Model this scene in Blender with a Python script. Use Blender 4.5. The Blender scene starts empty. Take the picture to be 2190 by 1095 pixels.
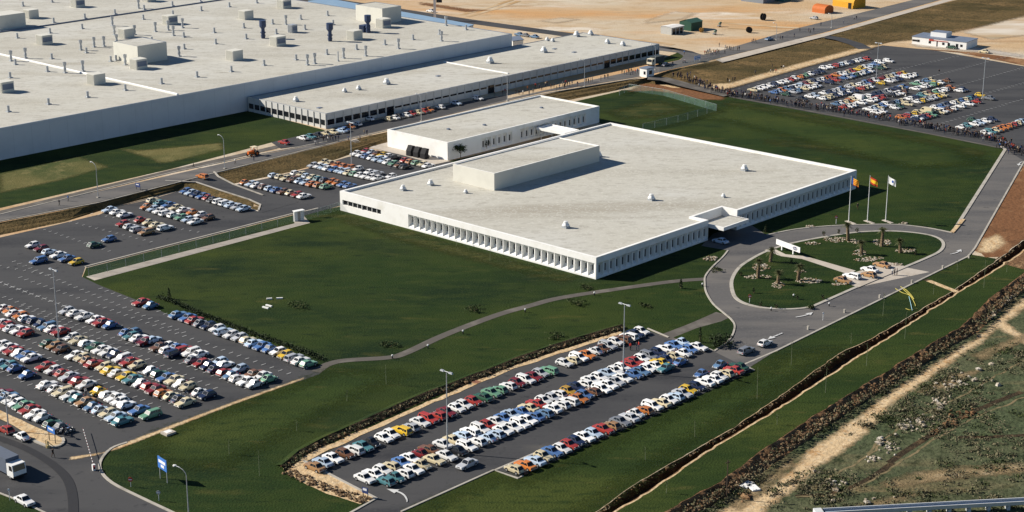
import bpy, math, random
from mathutils import Vector, noise
from mathutils.geometry import tessellate_polygon
R = math.radians
rnd = random.Random(7)
scene = bpy.context.scene
COL = scene.collection
# ------------------------------------------------------------------ camera
F, CX, CY, CAMH = 3698.0, 1095.0, 547.5, 120.0
PITCH = math.atan(1135 / F)
CP, SP = math.cos(PITCH), math.sin(PITCH)
cam = bpy.data.objects.new('camera', bpy.data.cameras.new('camera'))
COL.objects.link(cam)
cam.location = (0, 0, CAMH)
cam.rotation_euler = (math.pi / 2 - PITCH, 0, 0)
cam.data.sensor_width = 36
cam.data.lens = F / 2190 * 36
cam.data.clip_start = 1
cam.data.clip_end = 12000
scene.camera = cam

def at(x, y, z=0.0):
    "the point at height z that stands where the photograph (2190 x 1095) has pixel x, y"
    a, b = (x - CX) / F, (y - CY) / F
    dx, dy, dz = a, CP - b * SP, -SP - b * CP
    t = (z - CAMH) / dz
    return Vector((dx * t, dy * t, z))

A = Vector((math.cos(R(47.3)), math.sin(R(47.3)), 0))      # the site's two directions
V = Vector((math.cos(R(137.3)), math.sin(R(137.3)), 0))
UP = Vector((0, 0, 1))
PZ = 1.5                                                    # factory terrace above the car parks
FZ = -1.5                                                   # rough field below the bank

# ------------------------------------------------------------------ mesh building
class MB:
    def __init__(s): s.v = []; s.f = []; s.m = []
    def face(s, pts, m=0):
        n = len(s.v); s.v += [tuple(p) for p in pts]; s.f.append(list(range(n, n + len(pts)))); s.m.append(m)
    def poly(s, pts, m=0):
        pts = [Vector(p) for p in pts]; n = len(s.v); s.v += [tuple(p) for p in pts]
        for t in tessellate_polygon([pts]):
            a, b, c = (pts[i] for i in t)
            t = list(t)
            if (b - a).cross(c - a).z < 0: t.reverse()
            s.f.append([n + i for i in t]); s.m.append(m)
    def prism(s, pts, z0, z1, m=0, mt=None, bottom=False):
        "pts: counter-clockwise outline"
        k = len(pts)
        for i in range(k):
            a, b = pts[i], pts[(i + 1) % k]
            s.face([(a[0], a[1], z0), (b[0], b[1], z0), (b[0], b[1], z1), (a[0], a[1], z1)], m)
        s.face([(p[0], p[1], z1) for p in pts], m if mt is None else mt)
        if bottom: s.face([(p[0], p[1], z0) for p in reversed(pts)], m)
    def box(s, c, size, rz=0, m=0, ax=None):
        "c: centre of the base"
        if ax is None: ax = (Vector((math.cos(rz), math.sin(rz), 0)), Vector((-math.sin(rz), math.cos(rz), 0)))
        x, y = ax; hx, hy = size[0] / 2, size[1] / 2; c = Vector(c)
        s.prism([c - x * hx - y * hy, c + x * hx - y * hy, c + x * hx + y * hy, c - x * hx + y * hy], c.z, c.z + size[2], m, bottom=True)
    def cyl(s, p, q, r0, r1=None, n=8, m=0, cap=True):
        p, q = Vector(p), Vector(q); r1 = r0 if r1 is None else r1
        d = (q - p).normalized(); u = d.orthogonal().normalized(); w = d.cross(u)
        k = len(s.v)
        for c, r in ((p, r0), (q, r1)):
            for i in range(n):
                t = 2 * math.pi * i / n; s.v.append(tuple(c + (u * math.cos(t) + w * math.sin(t)) * r))
        for i in range(n):
            j = (i + 1) % n; s.f.append([k + i, k + j, k + n + j, k + n + i]); s.m.append(m)
        if cap:
            s.f.append([k + n + i for i in range(n)]); s.m.append(m)
            s.f.append([k + n - 1 - i for i in range(n)]); s.m.append(m)
    def tube(s, pts, r, n=6, m=0):
        for a, b in zip(pts, pts[1:]): s.cyl(a, b, r, n=n, m=m)
    def blob(s, c, r, m=0, j=.25, n=5, fl=1.0):
        "a lumpy stone"
        c = Vector(c); k = len(s.v); rows = 3
        s.v.append(tuple(c + Vector((0, 0, r * fl))))
        for i in range(1, rows):
            ph = math.pi * i / rows
            for q in range(n):
                t = 2 * math.pi * q / n + i; rr = r * (1 + rnd.uniform(-j, j))
                s.v.append((c.x + rr * math.sin(ph) * math.cos(t), c.y + rr * math.sin(ph) * math.sin(t), c.z + rr * fl * math.cos(ph)))
        for q in range(n):
            s.f.append([k, k + 1 + q, k + 1 + (q + 1) % n]); s.m.append(m)
            for i in range(rows - 2):
                a = k + 1 + i * n
                s.f.append([a + q, a + n + q, a + n + (q + 1) % n, a + (q + 1) % n]); s.m.append(m)
    def leaf(s, c, r, m=0):
        d = Vector((rnd.gauss(0, 1), rnd.gauss(0, 1), rnd.gauss(.5, 1))).normalized()
        u = d.orthogonal().normalized(); w = d.cross(u); c = Vector(c); t = rnd.uniform(0, 3)
        u, w = u * math.cos(t) + w * math.sin(t), w * math.cos(t) - u * math.sin(t)
        s.face([c - u * r, c - w * r * .6, c + u * r, c + w * r * .6], m)
    def build(s, name, mats, parent=None, smooth=False, local=False, link=True):
        me = bpy.data.meshes.new(name)
        off = parent.location if parent is not None and not local else Vector((0, 0, 0))
        me.from_pydata([(x - off.x, y - off.y, z - off.z) for x, y, z in s.v], [], s.f)
        if not isinstance(mats, (list, tuple)): mats = [mats]
        for m in mats: me.materials.append(m)
        me.polygons.foreach_set('material_index', s.m)
        if smooth: me.polygons.foreach_set('use_smooth', [True] * len(s.f))
        me.update()
        o = bpy.data.objects.new(name, me)
        if link: COL.objects.link(o)
        if parent is not None: o.parent = parent
        return o

def tag(o, label=None, cat=None, group=None, kind=None):
    if label: o['label'] = label
    if cat: o['category'] = cat
    if group: o['group'] = group
    if kind: o['kind'] = kind
    return o
def empty(name, loc, rz=0, label=None, cat=None, group=None):
    o = bpy.data.objects.new(name, None); COL.objects.link(o); o.location = loc; o.rotation_euler.z = rz
    o.empty_display_size = .3
    return tag(o, label, cat, group)
def copy_tree(o, loc=None, rz=None, parent=None, label=None, group=None):
    c = o.copy(); COL.objects.link(c)
    if parent is not None: c.parent = parent
    if loc is not None: c.location = loc
    if rz is not None: c.rotation_euler.z = rz
    if label: c['label'] = label
    if group: c['group'] = group
    for ch in KIDS.get(o.name, ()): copy_tree(ch, parent=c)
    return c
KIDS = {}
def template(o, kids): KIDS[o.name] = kids

# ------------------------------------------------------------------ materials
def lin(c): return tuple((x / 12.92 if x <= .04045 else ((x + .055) / 1.055) ** 2.4) for x in c)
def mat(name, col, rough=.8, spec=.3, noise_=(), bump=0, bscale=1.0, metal=0, coat=0, wave=None):
    """col: linear base colour; noise_: (scale, colour, low, high[, detail]) layers mixed over it by a noise in metres"""
    m = bpy.data.materials.new(name); m.use_nodes = True
    nt = m.node_tree; N, L = nt.nodes, nt.links; b = N['Principled BSDF']
    b.inputs['Roughness'].default_value = rough; b.inputs['Specular IOR Level'].default_value = spec
    b.inputs['Metallic'].default_value = metal; b.inputs['Coat Weight'].default_value = coat
    b.inputs['Coat Roughness'].default_value = .08
    b.inputs['Base Color'].default_value = (*col, 1)
    geo = N.new('ShaderNodeNewGeometry') if (noise_ or bump or wave) else None
    prev = None
    for i, ly in enumerate(noise_):
        sc, c2, lo, hi = ly[:4]
        n = N.new('ShaderNodeTexNoise'); n.inputs['Scale'].default_value = 1.0; n.inputs['Detail'].default_value = ly[4] if len(ly) > 4 else 4
        n.inputs['Roughness'].default_value = .6
        mp = N.new('ShaderNodeMapping'); L.new(geo.outputs['Position'], mp.inputs['Vector'])
        st = ly[5] if len(ly) > 5 else 1.0       # stretch along the site's A direction
        mp.inputs['Rotation'].default_value = (0, 0, -R(47.3) if len(ly) < 7 else 0); mp.inputs['Location'].default_value = (31.7 * i, 17.1 * i, 0)
        mp.inputs['Scale'].default_value = (sc / st, sc, sc); L.new(mp.outputs['Vector'], n.inputs['Vector'])
        r = N.new('ShaderNodeMapRange'); r.inputs['From Min'].default_value = lo; r.inputs['From Max'].default_value = hi
        L.new(n.outputs['Fac'], r.inputs['Value'])
        mx = N.new('ShaderNodeMix'); mx.data_type = 'RGBA'
        L.new(r.outputs['Result'], mx.inputs['Factor'])
        if prev is None: mx.inputs['A'].default_value = (*col, 1)
        else: L.new(prev, mx.inputs['A'])
        mx.inputs['B'].default_value = (*c2, 1); prev = mx.outputs['Result']
    if wave:                                     # dark joints every wave[0] metres along A
        sp, c2, dirv = wave
        d = N.new('ShaderNodeVectorMath'); d.operation = 'DOT_PRODUCT'; d.inputs[1].default_value = dirv; L.new(geo.outputs['Position'], d.inputs[0])
        mo = N.new('ShaderNodeMath'); mo.operation = 'PINGPONG'; mo.inputs[1].default_value = sp / 2; L.new(d.outputs['Value'], mo.inputs[0])
        lt = N.new('ShaderNodeMath'); lt.operation = 'LESS_THAN'; lt.inputs[1].default_value = .06; L.new(mo.outputs[0], lt.inputs[0])
        mx = N.new('ShaderNodeMix'); mx.data_type = 'RGBA'; L.new(lt.outputs[0], mx.inputs['Factor'])
        if prev is None: mx.inputs['A'].default_value = (*col, 1)
        else: L.new(prev, mx.inputs['A'])
        mx.inputs['B'].default_value = (*c2, 1); prev = mx.outputs['Result']
    if prev is not None: L.new(prev, b.inputs['Base Color'])
    if bump:
        n = N.new('ShaderNodeTexNoise'); n.inputs['Scale'].default_value = bscale; n.inputs['Detail'].default_value = 6
        L.new(geo.outputs['Position'], n.inputs['Vector'])
        bp = N.new('ShaderNodeBump'); bp.inputs['Strength'].default_value = bump; bp.inputs['Distance'].default_value = .4
        L.new(n.outputs['Fac'], bp.inputs['Height']); L.new(bp.outputs['Normal'], b.inputs['Normal'])
    return m
M = {}
M['sand'] = mat('sand', (.47, .33, .19), .95, .1, [(.014, (.50, .42, .31), .44, .58, 7, 2, 1), (.022, (.50, .28, .12), .52, .66, 8, 3, 1), (.035, (.62, .56, .47), .58, .68, 8, 3, 1), (.05, (.30, .17, .075), .60, .72, 9, 5, 1), (.3, (.36, .24, .13), .5, .8, 7, 2, 1)], .4, 1.2)
M['red_soil'] = mat('red_soil', (.17, .080, .037), .95, .1, [(.05, (.30, .17, .085), .5, .65, 6), (.15, (.08, .04, .02), .55, .75, 6)], .8, .8)
M['tan_soil'] = mat('tan_soil', (.52, .38, .22), .95, .1, [(.3, (.40, .24, .11), .5, .68, 6), (1.2, (.60, .48, .32), .5, .7, 4)], .7, 1.0)
M['dry_grass'] = mat('dry_grass', (.125, .085, .035), .95, .1, [(.06, (.06, .048, .018), .45, .65, 6, 3), (.12, (.22, .14, .06), .55, .75, 5, 2), (.6, (.04, .034, .015), .5, .72, 6)], .8, 1.5)
M['lawn'] = mat('lawn', (.0165, .0335, .0070), .9, .08, [(.018, (.038, .053, .0095), .44, .62, 6), (.05, (.0085, .021, .0065), .46, .66, 6, 2), (.30, (.030, .045, .010), .48, .68, 8, 3, 1), (.16, (.075, .070, .019), .60, .76, 8, 3, 1), (.45, (.0075, .018, .005), .56, .72, 8, 2.5, 1), (1.5, (.028, .042, .010), .5, .75, 6)], .5, 2.5)
M['lawn_pale'] = mat('lawn_pale', (.125, .110, .038), .9, .12, [(.03, (.05, .065, .018), .45, .62, 6), (.3, (.16, .14, .055), .5, .75, 5)], .5, 2)
M['lawn_bright'] = mat('lawn_bright', (.028, .046, .0095), .9, .08, [(.03, (.044, .058, .012), .45, .6, 7, 2), (.06, (.016, .031, .007), .48, .66, 8, 3, 1), (.25, (.075, .070, .020), .60, .74, 8, 3, 1), (.6, (.017, .031, .007), .5, .7, 8, 2, 1)], .5, 2.5)
M['lawn_worn'] = mat('lawn_worn', (.048, .052, .014), .9, .08, [(.3, (.022, .036, .009), .42, .60, 8, 3, 1), (.5, (.085, .075, .024), .56, .72, 8, 3, 1)], .5, 2)
M['field'] = mat('field', (.085, .092, .048), .95, .1, [(.10, (.050, .064, .031), .45, .62, 7, 3, 1), (.13, (.20, .145, .075), .60, .74, 8, 3, 1), (.03, (.065, .082, .040), .45, .62, 6, 3), (.055, (.22, .16, .085), .58, .76, 7, 4), (.4, (.022, .03, .012), .5, .7, 7), (1.2, (.14, .13, .075), .58, .8, 5)], .9, 1.2)
M['asphalt'] = mat('asphalt', (.053, .053, .055), .85, .25, [(.03, (.060, .059, .060), .45, .62, 6, 3), (.09, (.028, .029, .033), .48, .68, 7, 5), (.06, (.095, .088, .078), .64, .76, 8, 3), (.5, (.024, .025, .028), .60, .72, 6), (1.5, (.058, .058, .060), .5, .8, 4)])
M['road'] = mat('road', (.105, .100, .097), .85, .25, [(.05, (.150, .138, .125), .45, .62, 6, 3), (.12, (.068, .067, .070), .48, .68, 7, 5), (.35, (.055, .055, .058), .62, .74, 6), (1.5, (.13, .125, .12), .5, .8, 4)])
M['path'] = mat('path', (.098, .088, .077), .85, .2, [(.2, (.16, .145, .125), .5, .7, 5), (.07, (.24, .17, .11), .66, .78, 4)])
M['concrete'] = mat('concrete', (.44, .39, .33), .85, .2, [(.2, (.36, .31, .25), .5, .7, 5), (1.0, (.50, .45, .38), .5, .75, 4)])
M['kerb'] = mat('kerb', (.40, .37, .32), .8, .2, [(.4, (.26, .24, .20), .48, .7, 6)])
M['mark'] = mat('road_paint', (.55, .55, .54), .7, .2, [(1.2, (.2, .2, .2), .52, .72, 5)])
M['roof'] = mat('roof_gravel', (.465, .448, .39), .9, .15, [(.02, (.50, .49, .445), .45, .62, 6), (.045, (.385, .365, .31), .48, .66, 8, 4), (.09, (.31, .28, .22), .60, .76, 9, 5), (.03, (.30, .27, .215), .60, .74, 9, 6), (.25, (.23, .21, .17), .64, .76, 8, 3), (.7, (.33, .31, .265), .50, .74, 8, 2), (1.6, (.54, .525, .47), .52, .7, 5)], .15, 3)
M['white'] = mat('white_concrete', (.80, .79, .76), .7, .25, [(.3, (.72, .705, .66), .5, .72, 7), (.12, (.66, .64, .58), .6, .75, 7)])
M['cream'] = mat('cream_panel', (.60, .585, .52), .7, .25, [(.25, (.54, .525, .465), .5, .75, 5)])
M['hallwall'] = mat('corrugated_steel', (.60, .62, .64), .55, .3, [(.15, (.54, .56, .58), .5, .75, 5)], wave=(6.0, (.50, .52, .54), tuple(A)))
M['panel'] = mat('pale_panel', (.55, .545, .52), .7, .25, [(.3, (.49, .485, .46), .5, .75, 5)])
M['trim'] = mat('roof_trim', (.16, .19, .25), .5, .3, [(.5, (.12, .15, .2), .5, .7)])
M['blueroof'] = mat('blue_sheet_roof', (.22, .33, .45), .5, .3, [(.2, (.26, .37, .48), .5, .7)])
M['glass'] = mat('dark_glass', (.012, .014, .018), .09, .5, [(.4, (.022, .024, .03), .5, .7)])
M['steel'] = mat('galvanised_steel', (.42, .44, .46), .45, .5, [(2., (.33, .35, .37), .5, .7)], metal=.3)
M['whitesteel'] = mat('white_steel', (.74, .74, .72), .5, .4, [(2., (.66, .66, .64), .5, .7)])
M['navysteel'] = mat('navy_steel', (.03, .05, .11), .5, .4, [(2., (.05, .07, .13), .5, .7)])
M['dark'] = mat('dark_rubber', (.02, .02, .022), .8, .2, [(3., (.03, .03, .032), .5, .7)])
M['earthdark'] = mat('earth_dark', (.042, .030, .018), .95, .1, [(.5, (.10, .066, .034), .5, .68, 6), (1.5, (.022, .018, .010), .5, .7, 6), (.2, (.16, .12, .07), .62, .75, 6)], 1, 1.5)  # earth darkened so its colour carries the shade of the trench's unlit wall
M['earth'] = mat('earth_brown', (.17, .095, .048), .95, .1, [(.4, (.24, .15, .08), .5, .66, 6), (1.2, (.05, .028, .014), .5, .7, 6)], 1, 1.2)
M['stone'] = mat('stone', (.34, .29, .22), .9, .2, [(.35, (.54, .50, .44), .52, .66, 4), (.9, (.22, .16, .10), .55, .7, 5)], .5, 3)
M['rubbletan'] = mat('rubble_tan', (.17, .11, .06), .9, .2, [(.5, (.34, .26, .17), .56, .68, 4), (.8, (.09, .055, .03), .52, .66, 5)], .5, 3)
M['leaf'] = mat('leaf_green', (.050, .065, .020), .8, .2, [(.7, (.030, .045, .014), .45, .62), (2., (.10, .10, .04), .58, .75)])
M['leafdark'] = mat('leaf_dark', (.022, .034, .014), .8, .2, [(.9, (.035, .05, .018), .45, .65)])
M['scrub'] = mat('scrub_olive', (.145, .13, .078), .9, .1, [(.1, (.085, .095, .05), .45, .6), (.8, (.21, .17, .11), .5, .7), (2., (.09, .085, .05), .5, .7)])
M['palmleaf'] = mat('palm_leaf', (.070, .075, .026), .7, .25, [(1., (.04, .05, .018), .45, .65)])
M['bark'] = mat('palm_bark', (.22, .16, .095), .95, .1, [(2., (.12, .08, .045), .5, .7), (6., (.30, .23, .15), .5, .7)], 1, 6)
M['skin'] = mat('skin', (.42, .25, .17), .6, .3, [(20., (.38, .22, .15), .5, .7)])
M['hair'] = mat('hair', (.018, .013, .010), .7, .3, [(20., (.03, .02, .015), .5, .7)])
M['chrome'] = mat('chrome', (.62, .62, .62), .25, .5, [(4., (.55, .55, .55), .5, .7)], metal=.6)
M['lamp'] = mat('headlamp_glass', (.75, .75, .72), .2, .5, [(9., (.7, .7, .68), .5, .7)])
M['tail'] = mat('tail_lamp', (.35, .02, .015), .3, .5, [(9., (.3, .02, .01), .5, .7)])
def simple(name, c, rough=.6, **k):
    if name not in M: M[name] = mat(name, c, rough, .3, [(1.5, tuple(x * .86 for x in c), .5, .72)], **k)
    return M[name]
# ------------------------------------------------------------------ ground
LAYER = [0]
def nextz(): LAYER[0] += 1; return .006 + .0015 * LAYER[0]
def P(pts, z=0.0): return [at(p[0], p[1], p[2] if len(p) > 2 else z) for p in pts]
def curve(pts, n=6, closed=False):
    out = []; k = len(pts)
    for i in range(k if closed else k - 1):
        p0, p1, p2, p3 = (pts[(i + j) % k] if closed else pts[max(0, min(k - 1, i + j))] for j in (-1, 0, 1, 2))
        for q in range(n):
            t = q / n
            out.append(.5 * (2 * p1 + (p2 - p0) * t + (2 * p0 - 5 * p1 + 4 * p2 - p3) * t * t + (3 * p1 - p0 - 3 * p2 + p3) * t ** 3))
    if not closed: out.append(pts[-1])
    return out
def ragged(pts, amp=.6, step=2.0, closed=True):
    out = []; k = len(pts)
    for i in range(k if closed else k - 1):
        a, b = pts[i], pts[(i + 1) % k]; n = max(1, min(60, int((b - a).length / step)))
        for q in range(n):
            p = a.lerp(b, q / n); w = noise.noise_vector(p * .35) + noise.noise_vector(p * 1.1) * .6
            out.append(p + Vector((w.x, w.y, 0)) * amp)
    if not closed: out.append(pts[-1])
    return out
def sheet(name, pts, m, z=None, kind='structure', lift=True):
    dz = nextz() if lift else 0
    b = MB(); b.poly([p + UP * dz for p in pts]); o = b.build(name, m); o['kind'] = kind; return o
def soft(name, pts, m, fade=1.5, cell=1.0, z=None):
    "a patch of loose ground with a broken edge: the material thins out towards its outline"
    dz = nextz(); q = [p + UP * dz for p in pts]; x0, x1 = min(p.x for p in q) - fade, max(p.x for p in q) + fade; y0, y1 = min(p.y for p in q) - fade, max(p.y for p in q) + fade
    nx, ny = int((x1 - x0) / cell) + 2, int((y1 - y0) / cell) + 2; n = len(q); zz = q[0].z
    E2 = [(q[i].x, q[i].y, q[(i + 1) % n].x - q[i].x, q[(i + 1) % n].y - q[i].y) for i in range(n)]
    def sd(x, y):
        best = 1e9; ins = False
        for ax, ay, dx, dy in E2:
            t = ((x - ax) * dx + (y - ay) * dy) / (dx * dx + dy * dy + 1e-9); t = 0 if t < 0 else 1 if t > 1 else t
            d = (x - ax - t * dx) ** 2 + (y - ay - t * dy) ** 2
            if d < best: best = d
            if (ay > y) != (ay + dy > y) and x < dx * (y - ay) / dy + ax: ins = not ins
        return math.sqrt(best) * (1 if ins else -1)
    D = [[sd(x0 + i * cell, y0 + j * cell) for j in range(ny)] for i in range(nx)]; ix = {}; b = MB(); at_ = []
    def vid(i, j):
        if (i, j) not in ix: ix[i, j] = len(b.v); b.v.append((x0 + i * cell, y0 + j * cell, zz)); at_.append(max(0, min(1, .5 + D[i][j] / (2 * fade))))
        return ix[i, j]
    for i in range(nx - 1):
        for j in range(ny - 1):
            if max(D[i][j], D[i + 1][j], D[i][j + 1], D[i + 1][j + 1]) > -fade: b.f.append([vid(i, j), vid(i + 1, j), vid(i + 1, j + 1), vid(i, j + 1)]); b.m.append(0)
    if m.name + '_soft' not in M: M[m.name + '_soft'] = soften(m)
    o = b.build(name, M[m.name + '_soft']); a = o.data.attributes.new('edge', 'FLOAT', 'POINT'); a.data.foreach_set('value', at_); o['kind'] = 'structure'; return o
def soften(m):
    m = m.copy(); m.name = m.name + '_soft'; N, L = m.node_tree.nodes, m.node_tree.links; b = N['Principled BSDF']
    e = N.new('ShaderNodeAttribute'); e.attribute_name = 'edge'; g = N.new('ShaderNodeNewGeometry'); n = N.new('ShaderNodeTexNoise'); n.inputs['Scale'].default_value = .8; n.inputs['Detail'].default_value = 9; n.inputs['Roughness'].default_value = .85; L.new(g.outputs['Position'], n.inputs['Vector'])
    ad = N.new('ShaderNodeMath'); ad.operation = 'ADD'; L.new(e.outputs['Fac'], ad.inputs[0]); L.new(n.outputs['Fac'], ad.inputs[1])
    r = N.new('ShaderNodeMapRange'); r.inputs['From Min'].default_value = .86; r.inputs['From Max'].default_value = 1.2; L.new(ad.outputs[0], r.inputs['Value']); L.new(r.outputs['Result'], b.inputs['Alpha']); return m
def ribbon(name, pts, w, m, kind='structure', lift=True, up=0):
    dz = (nextz() if lift else 0) + up; b = MB(); L = []; Rr = []
    for i, p in enumerate(pts):
        d = (pts[min(i + 1, len(pts) - 1)] - pts[max(i - 1, 0)]); d.z = 0; d.normalize(); n = Vector((-d.y, d.x, 0)) * w / 2
        L.append(p + n + UP * dz); Rr.append(p - n + UP * dz)
    for i in range(len(pts) - 1): b.face([Rr[i], Rr[i + 1], L[i + 1], L[i]])
    o = b.build(name, m); o['kind'] = kind; return o
def kerb(pts, w=.35, h=.13, m=None, name='kerb'):
    b = MB(); S = []
    for i, p in enumerate(pts):
        d = (pts[min(i + 1, len(pts) - 1)] - pts[max(i - 1, 0)]); d.z = 0; d.normalize(); n = Vector((-d.y, d.x, 0)) * w / 2
        S.append([p - n, p - n + UP * (h + .03), p + n + UP * (h + .03), p + n])
    for s, t in zip(S, S[1:]):
        for j in range(3): b.face([s[j], t[j], t[j + 1], s[j + 1]])
    b.face(S[0]); b.face(S[-1][::-1])
    o = b.build(name, m or M['kerb']); o['kind'] = 'structure'; return o
def slope(name, top, bot, m, n=4, rough=.25, cuts=3):
    "a bank between two lines of points: n steps across, roughened"
    def resample(pts, k):
        L = [0]
        for a, b in zip(pts, pts[1:]): L.append(L[-1] + (b - a).length)
        out = []; j = 0
        for i in range(k):
            t = L[-1] * i / (k - 1)
            while j < len(pts) - 2 and L[j + 1] < t: j += 1
            out.append(pts[j].lerp(pts[j + 1], min(1, (t - L[j]) / max(1e-6, L[j + 1] - L[j]))))
        return out
    k = max(len(top) * cuts, 8); T = resample(top, k); B = resample(bot, k); b = MB(); grid = []
    for i in range(k):
        row = []
        for j in range(n + 1):
            p = T[i].lerp(B[i], j / n)
            if 0 < j < n: p = p + UP * (rough * noise.noise(p * .35) + rough * .6 * noise.noise(p * 1.3)) + Vector((noise.noise(p * .5), noise.noise(p * .5 + UP * 9), 0)) * rough
            row.append(len(b.v)); b.v.append(tuple(p))
        grid.append(row)
    for i in range(k - 1):
        for j in range(n):
            b.f.append([grid[i][j], grid[i][j + 1], grid[i + 1][j + 1], grid[i + 1][j]]); b.m.append(0)
    o = b.build(name, m); o['kind'] = 'structure'; return o

# trench lines and the rocky bank below the lawns (photograph pixels)
TRU = [(800, 1400), (1100, 1195), (1283, 1090), (1347, 1043), (1397, 1013), (1460, 977), (1560, 920), (1647, 863), (1707, 820), (1793, 757), (1860, 727), (2040, 621), (2125, 562), (2190, 513), (2300, 430), (2600, 250), (3000, 60)]
TRL = [(830, 1420), (1130, 1205), (1310, 1095), (1385, 1050), (1460, 999), (1560, 933), (1657, 877), (1733, 827), (1887, 728), (2057, 618), (2135, 572), (2190, 534), (2300, 455), (2600, 275), (3000, 80)]
BKT = [(1000, 1400), (1250, 1230), (1420, 1096), (1460, 1073), (1543, 1030), (1620, 970), (1737, 893), (1820, 840), (1920, 780), (2000, 729), (2060, 697), (2123, 632), (2190, 586), (2300, 520), (2600, 340), (3000, 140)]
BKB = [(1040, 1430), (1300, 1235), (1465, 1105), (1520, 1083), (1590, 1040), (1665, 985), (1772, 910), (1850, 858), (1950, 795), (2030, 742), (2090, 712), (2150, 652), (2215, 606), (2340, 540), (2650, 360), (3050, 160)]
tru, trl, bkt = (ragged(P(x), .25, 1.5, False) for x in (TRU, TRL, BKT))
bkb = P(BKB, FZ)
FAR = 6000
b = MB(); b.poly(tru + [Vector((FAR, 2500, 0)), Vector((FAR, FAR, 0)), Vector((-FAR, FAR, 0)), Vector((-FAR, -200, 0)), Vector((-60, 60, 0))])
b.build('ground', M['sand'])['kind'] = 'structure'
b = MB(); b.poly(bkt + list(reversed(trl))); b.build('ground_strip', M['earth'])['kind'] = 'structure'
TD = -1.7
fl_u = [p + Vector((.25, -.25, TD)) for p in tru]; fl_l = [p + Vector((-.1, .12, TD)) for p in trl]
slope('trench_side', tru, fl_u, M['earthdark'], 4, .22, 1)  # unlit wall: shade put into the darker earth colour
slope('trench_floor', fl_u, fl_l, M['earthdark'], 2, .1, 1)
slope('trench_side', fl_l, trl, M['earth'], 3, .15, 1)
slope('rocky_bank', bkt, bkb, M['earth'], 7, .6, 3)
b = MB(); b.poly([Vector((-200, 20, FZ)), Vector((FAR, 20, FZ)), Vector((FAR, 2500, FZ))] + list(reversed(bkb)))
b.build('field', M['field'])['kind'] = 'structure'
# soil thrown up along both edges of the trench
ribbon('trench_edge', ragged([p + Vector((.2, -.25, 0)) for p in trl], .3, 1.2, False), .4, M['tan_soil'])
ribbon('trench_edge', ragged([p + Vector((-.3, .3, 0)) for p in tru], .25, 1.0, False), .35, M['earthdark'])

# factory terrace
PT = [(-900, 600), (-400, 543), (0, 476), (120, 453), (210, 434), (300, 409), (386, 387), (460, 371), (560, 346), (700, 311), (760, 297), (830, 282), (1000, 241), (1160, 203), (1250, 184), (1330, 172), (1375, 168), (1432, 150), (1500, 136), (1540, 128), (1700, 88), (1765, 75), (1960, 22), (2045, 0), (2300, -66), (2700, -165)]
PBT = [(-900, 640), (-400, 580), (0, 503), (120, 479), (215, 456), (245, 441), (330, 421), (388, 405), (500, 393), (579, 378), (660, 358), (743, 334), (790, 316), (830, 303), (1000, 264), (1160, 224), (1250, 208), (1330, 191), (1400, 174), (1440, 182), (1475, 181), (1545, 191), (1700, 147), (1850, 106), (1895, 92), (2100, 40), (2350, -30), (2750, -120)]
ptop = P(PT, PZ)
b = MB(); b.poly(ptop + [Vector((2200, 4500, PZ)), Vector((-3000, 4500, PZ)), Vector((-3000, 200, PZ))]); b.build('factory_terrace', M['sand'])['kind'] = 'structure'
slope('embankment', P(PT, PZ), P(PBT, 0), M['dry_grass'], 6, .3, 2)
# the tongue of bank beside the ramp
slope('embankment', P([(386, 387, PZ), (425, 390, PZ * .9), (475, 409, PZ * .6), (530, 427, .3), (556, 439, .06)]), P([(388, 405, .02), (430, 413, .02), (480, 427, .02), (520, 441, .02), (552, 450, .02)]), M['dry_grass'], 4, .2)
soft('bank_foot', P([(1440, 184), (1545, 193), (1700, 149), (1850, 108), (1880, 97), (1860, 96), (1700, 138), (1560, 178)], .3), M['tan_soil'], 3, 1.5)

M['sand_worn'] = mat('sand_worn', (.40, .26, .13), .95, .1, [(.1, (.52, .40, .26), .45, .6, 8, 3, 1)])
M['dry_straw'] = mat('dry_straw', (.24, .175, .095), .95, .1, [(.3, (.13, .105, .055), .45, .62, 8, 2, 1), (.5, (.33, .26, .16), .55, .7, 8, 2, 1)], .6, 2)
# lawns
LN = [(176, 594), (184, 573), (628, 460), (660, 456), (735, 440), (960, 345), (1290, 268), (1262, 222), (1330, 193), (1395, 190), (1520, 208), (1560, 203), (1980, 281), (2152, 313), (2060, 480), (2050, 497), (2080, 545)]
lawn_n = P(LN) + P([(2129, 553)]) + ragged([p + Vector((-.12, .12, 0)) for p in reversed(P(TRU[1:13])) if True], .25, 1.5, False) + P([(700, 1300), (372, 1097), (300, 1063), (240, 1033), (216, 1008), (213, 985), (222, 968), (260, 944), (660, 800), (670, 790), (550, 758), (360, 685), (280, 645)])
sheet('lawn', lawn_n, M['lawn'])
sheet('lawn', [p + Vector((.35, -.4, 0)) for p in ragged(P(TRL[1:11]), .25, 1.5, False)] + P([(2152, 566)]) + P([(2192, 577), (2189, 584)]) + ragged([p + Vector((-.1, .1, 0)) for p in reversed(P(BKT[1:12]))], .35, 1.3, False), M['lawn_bright'])
sheet('red_soil', ragged(P([(2084, 535), (2192, 348), (2330, 200), (2500, 260), (2192, 508), (2140, 549), (2110, 550)]), .5), M['red_soil'])
soft('tan_soil', P([(2100, 515), (2135, 500), (2150, 520), (2120, 540), (2090, 540)]), M['tan_soil'], 2.5, 1)
sheet('lawn', P([(1150, 235), (1330, 194), (1395, 196), (1440, 215), (1300, 268)]), M['lawn'])
soft('red_soil', (P([(1372, 178), (1410, 170), (1440, 182), (1500, 190), (1550, 208), (1545, 214), (1500, 213), (1440, 200), (1395, 194), (1345, 196)])), M['red_soil'], 3, 1.5)
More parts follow.
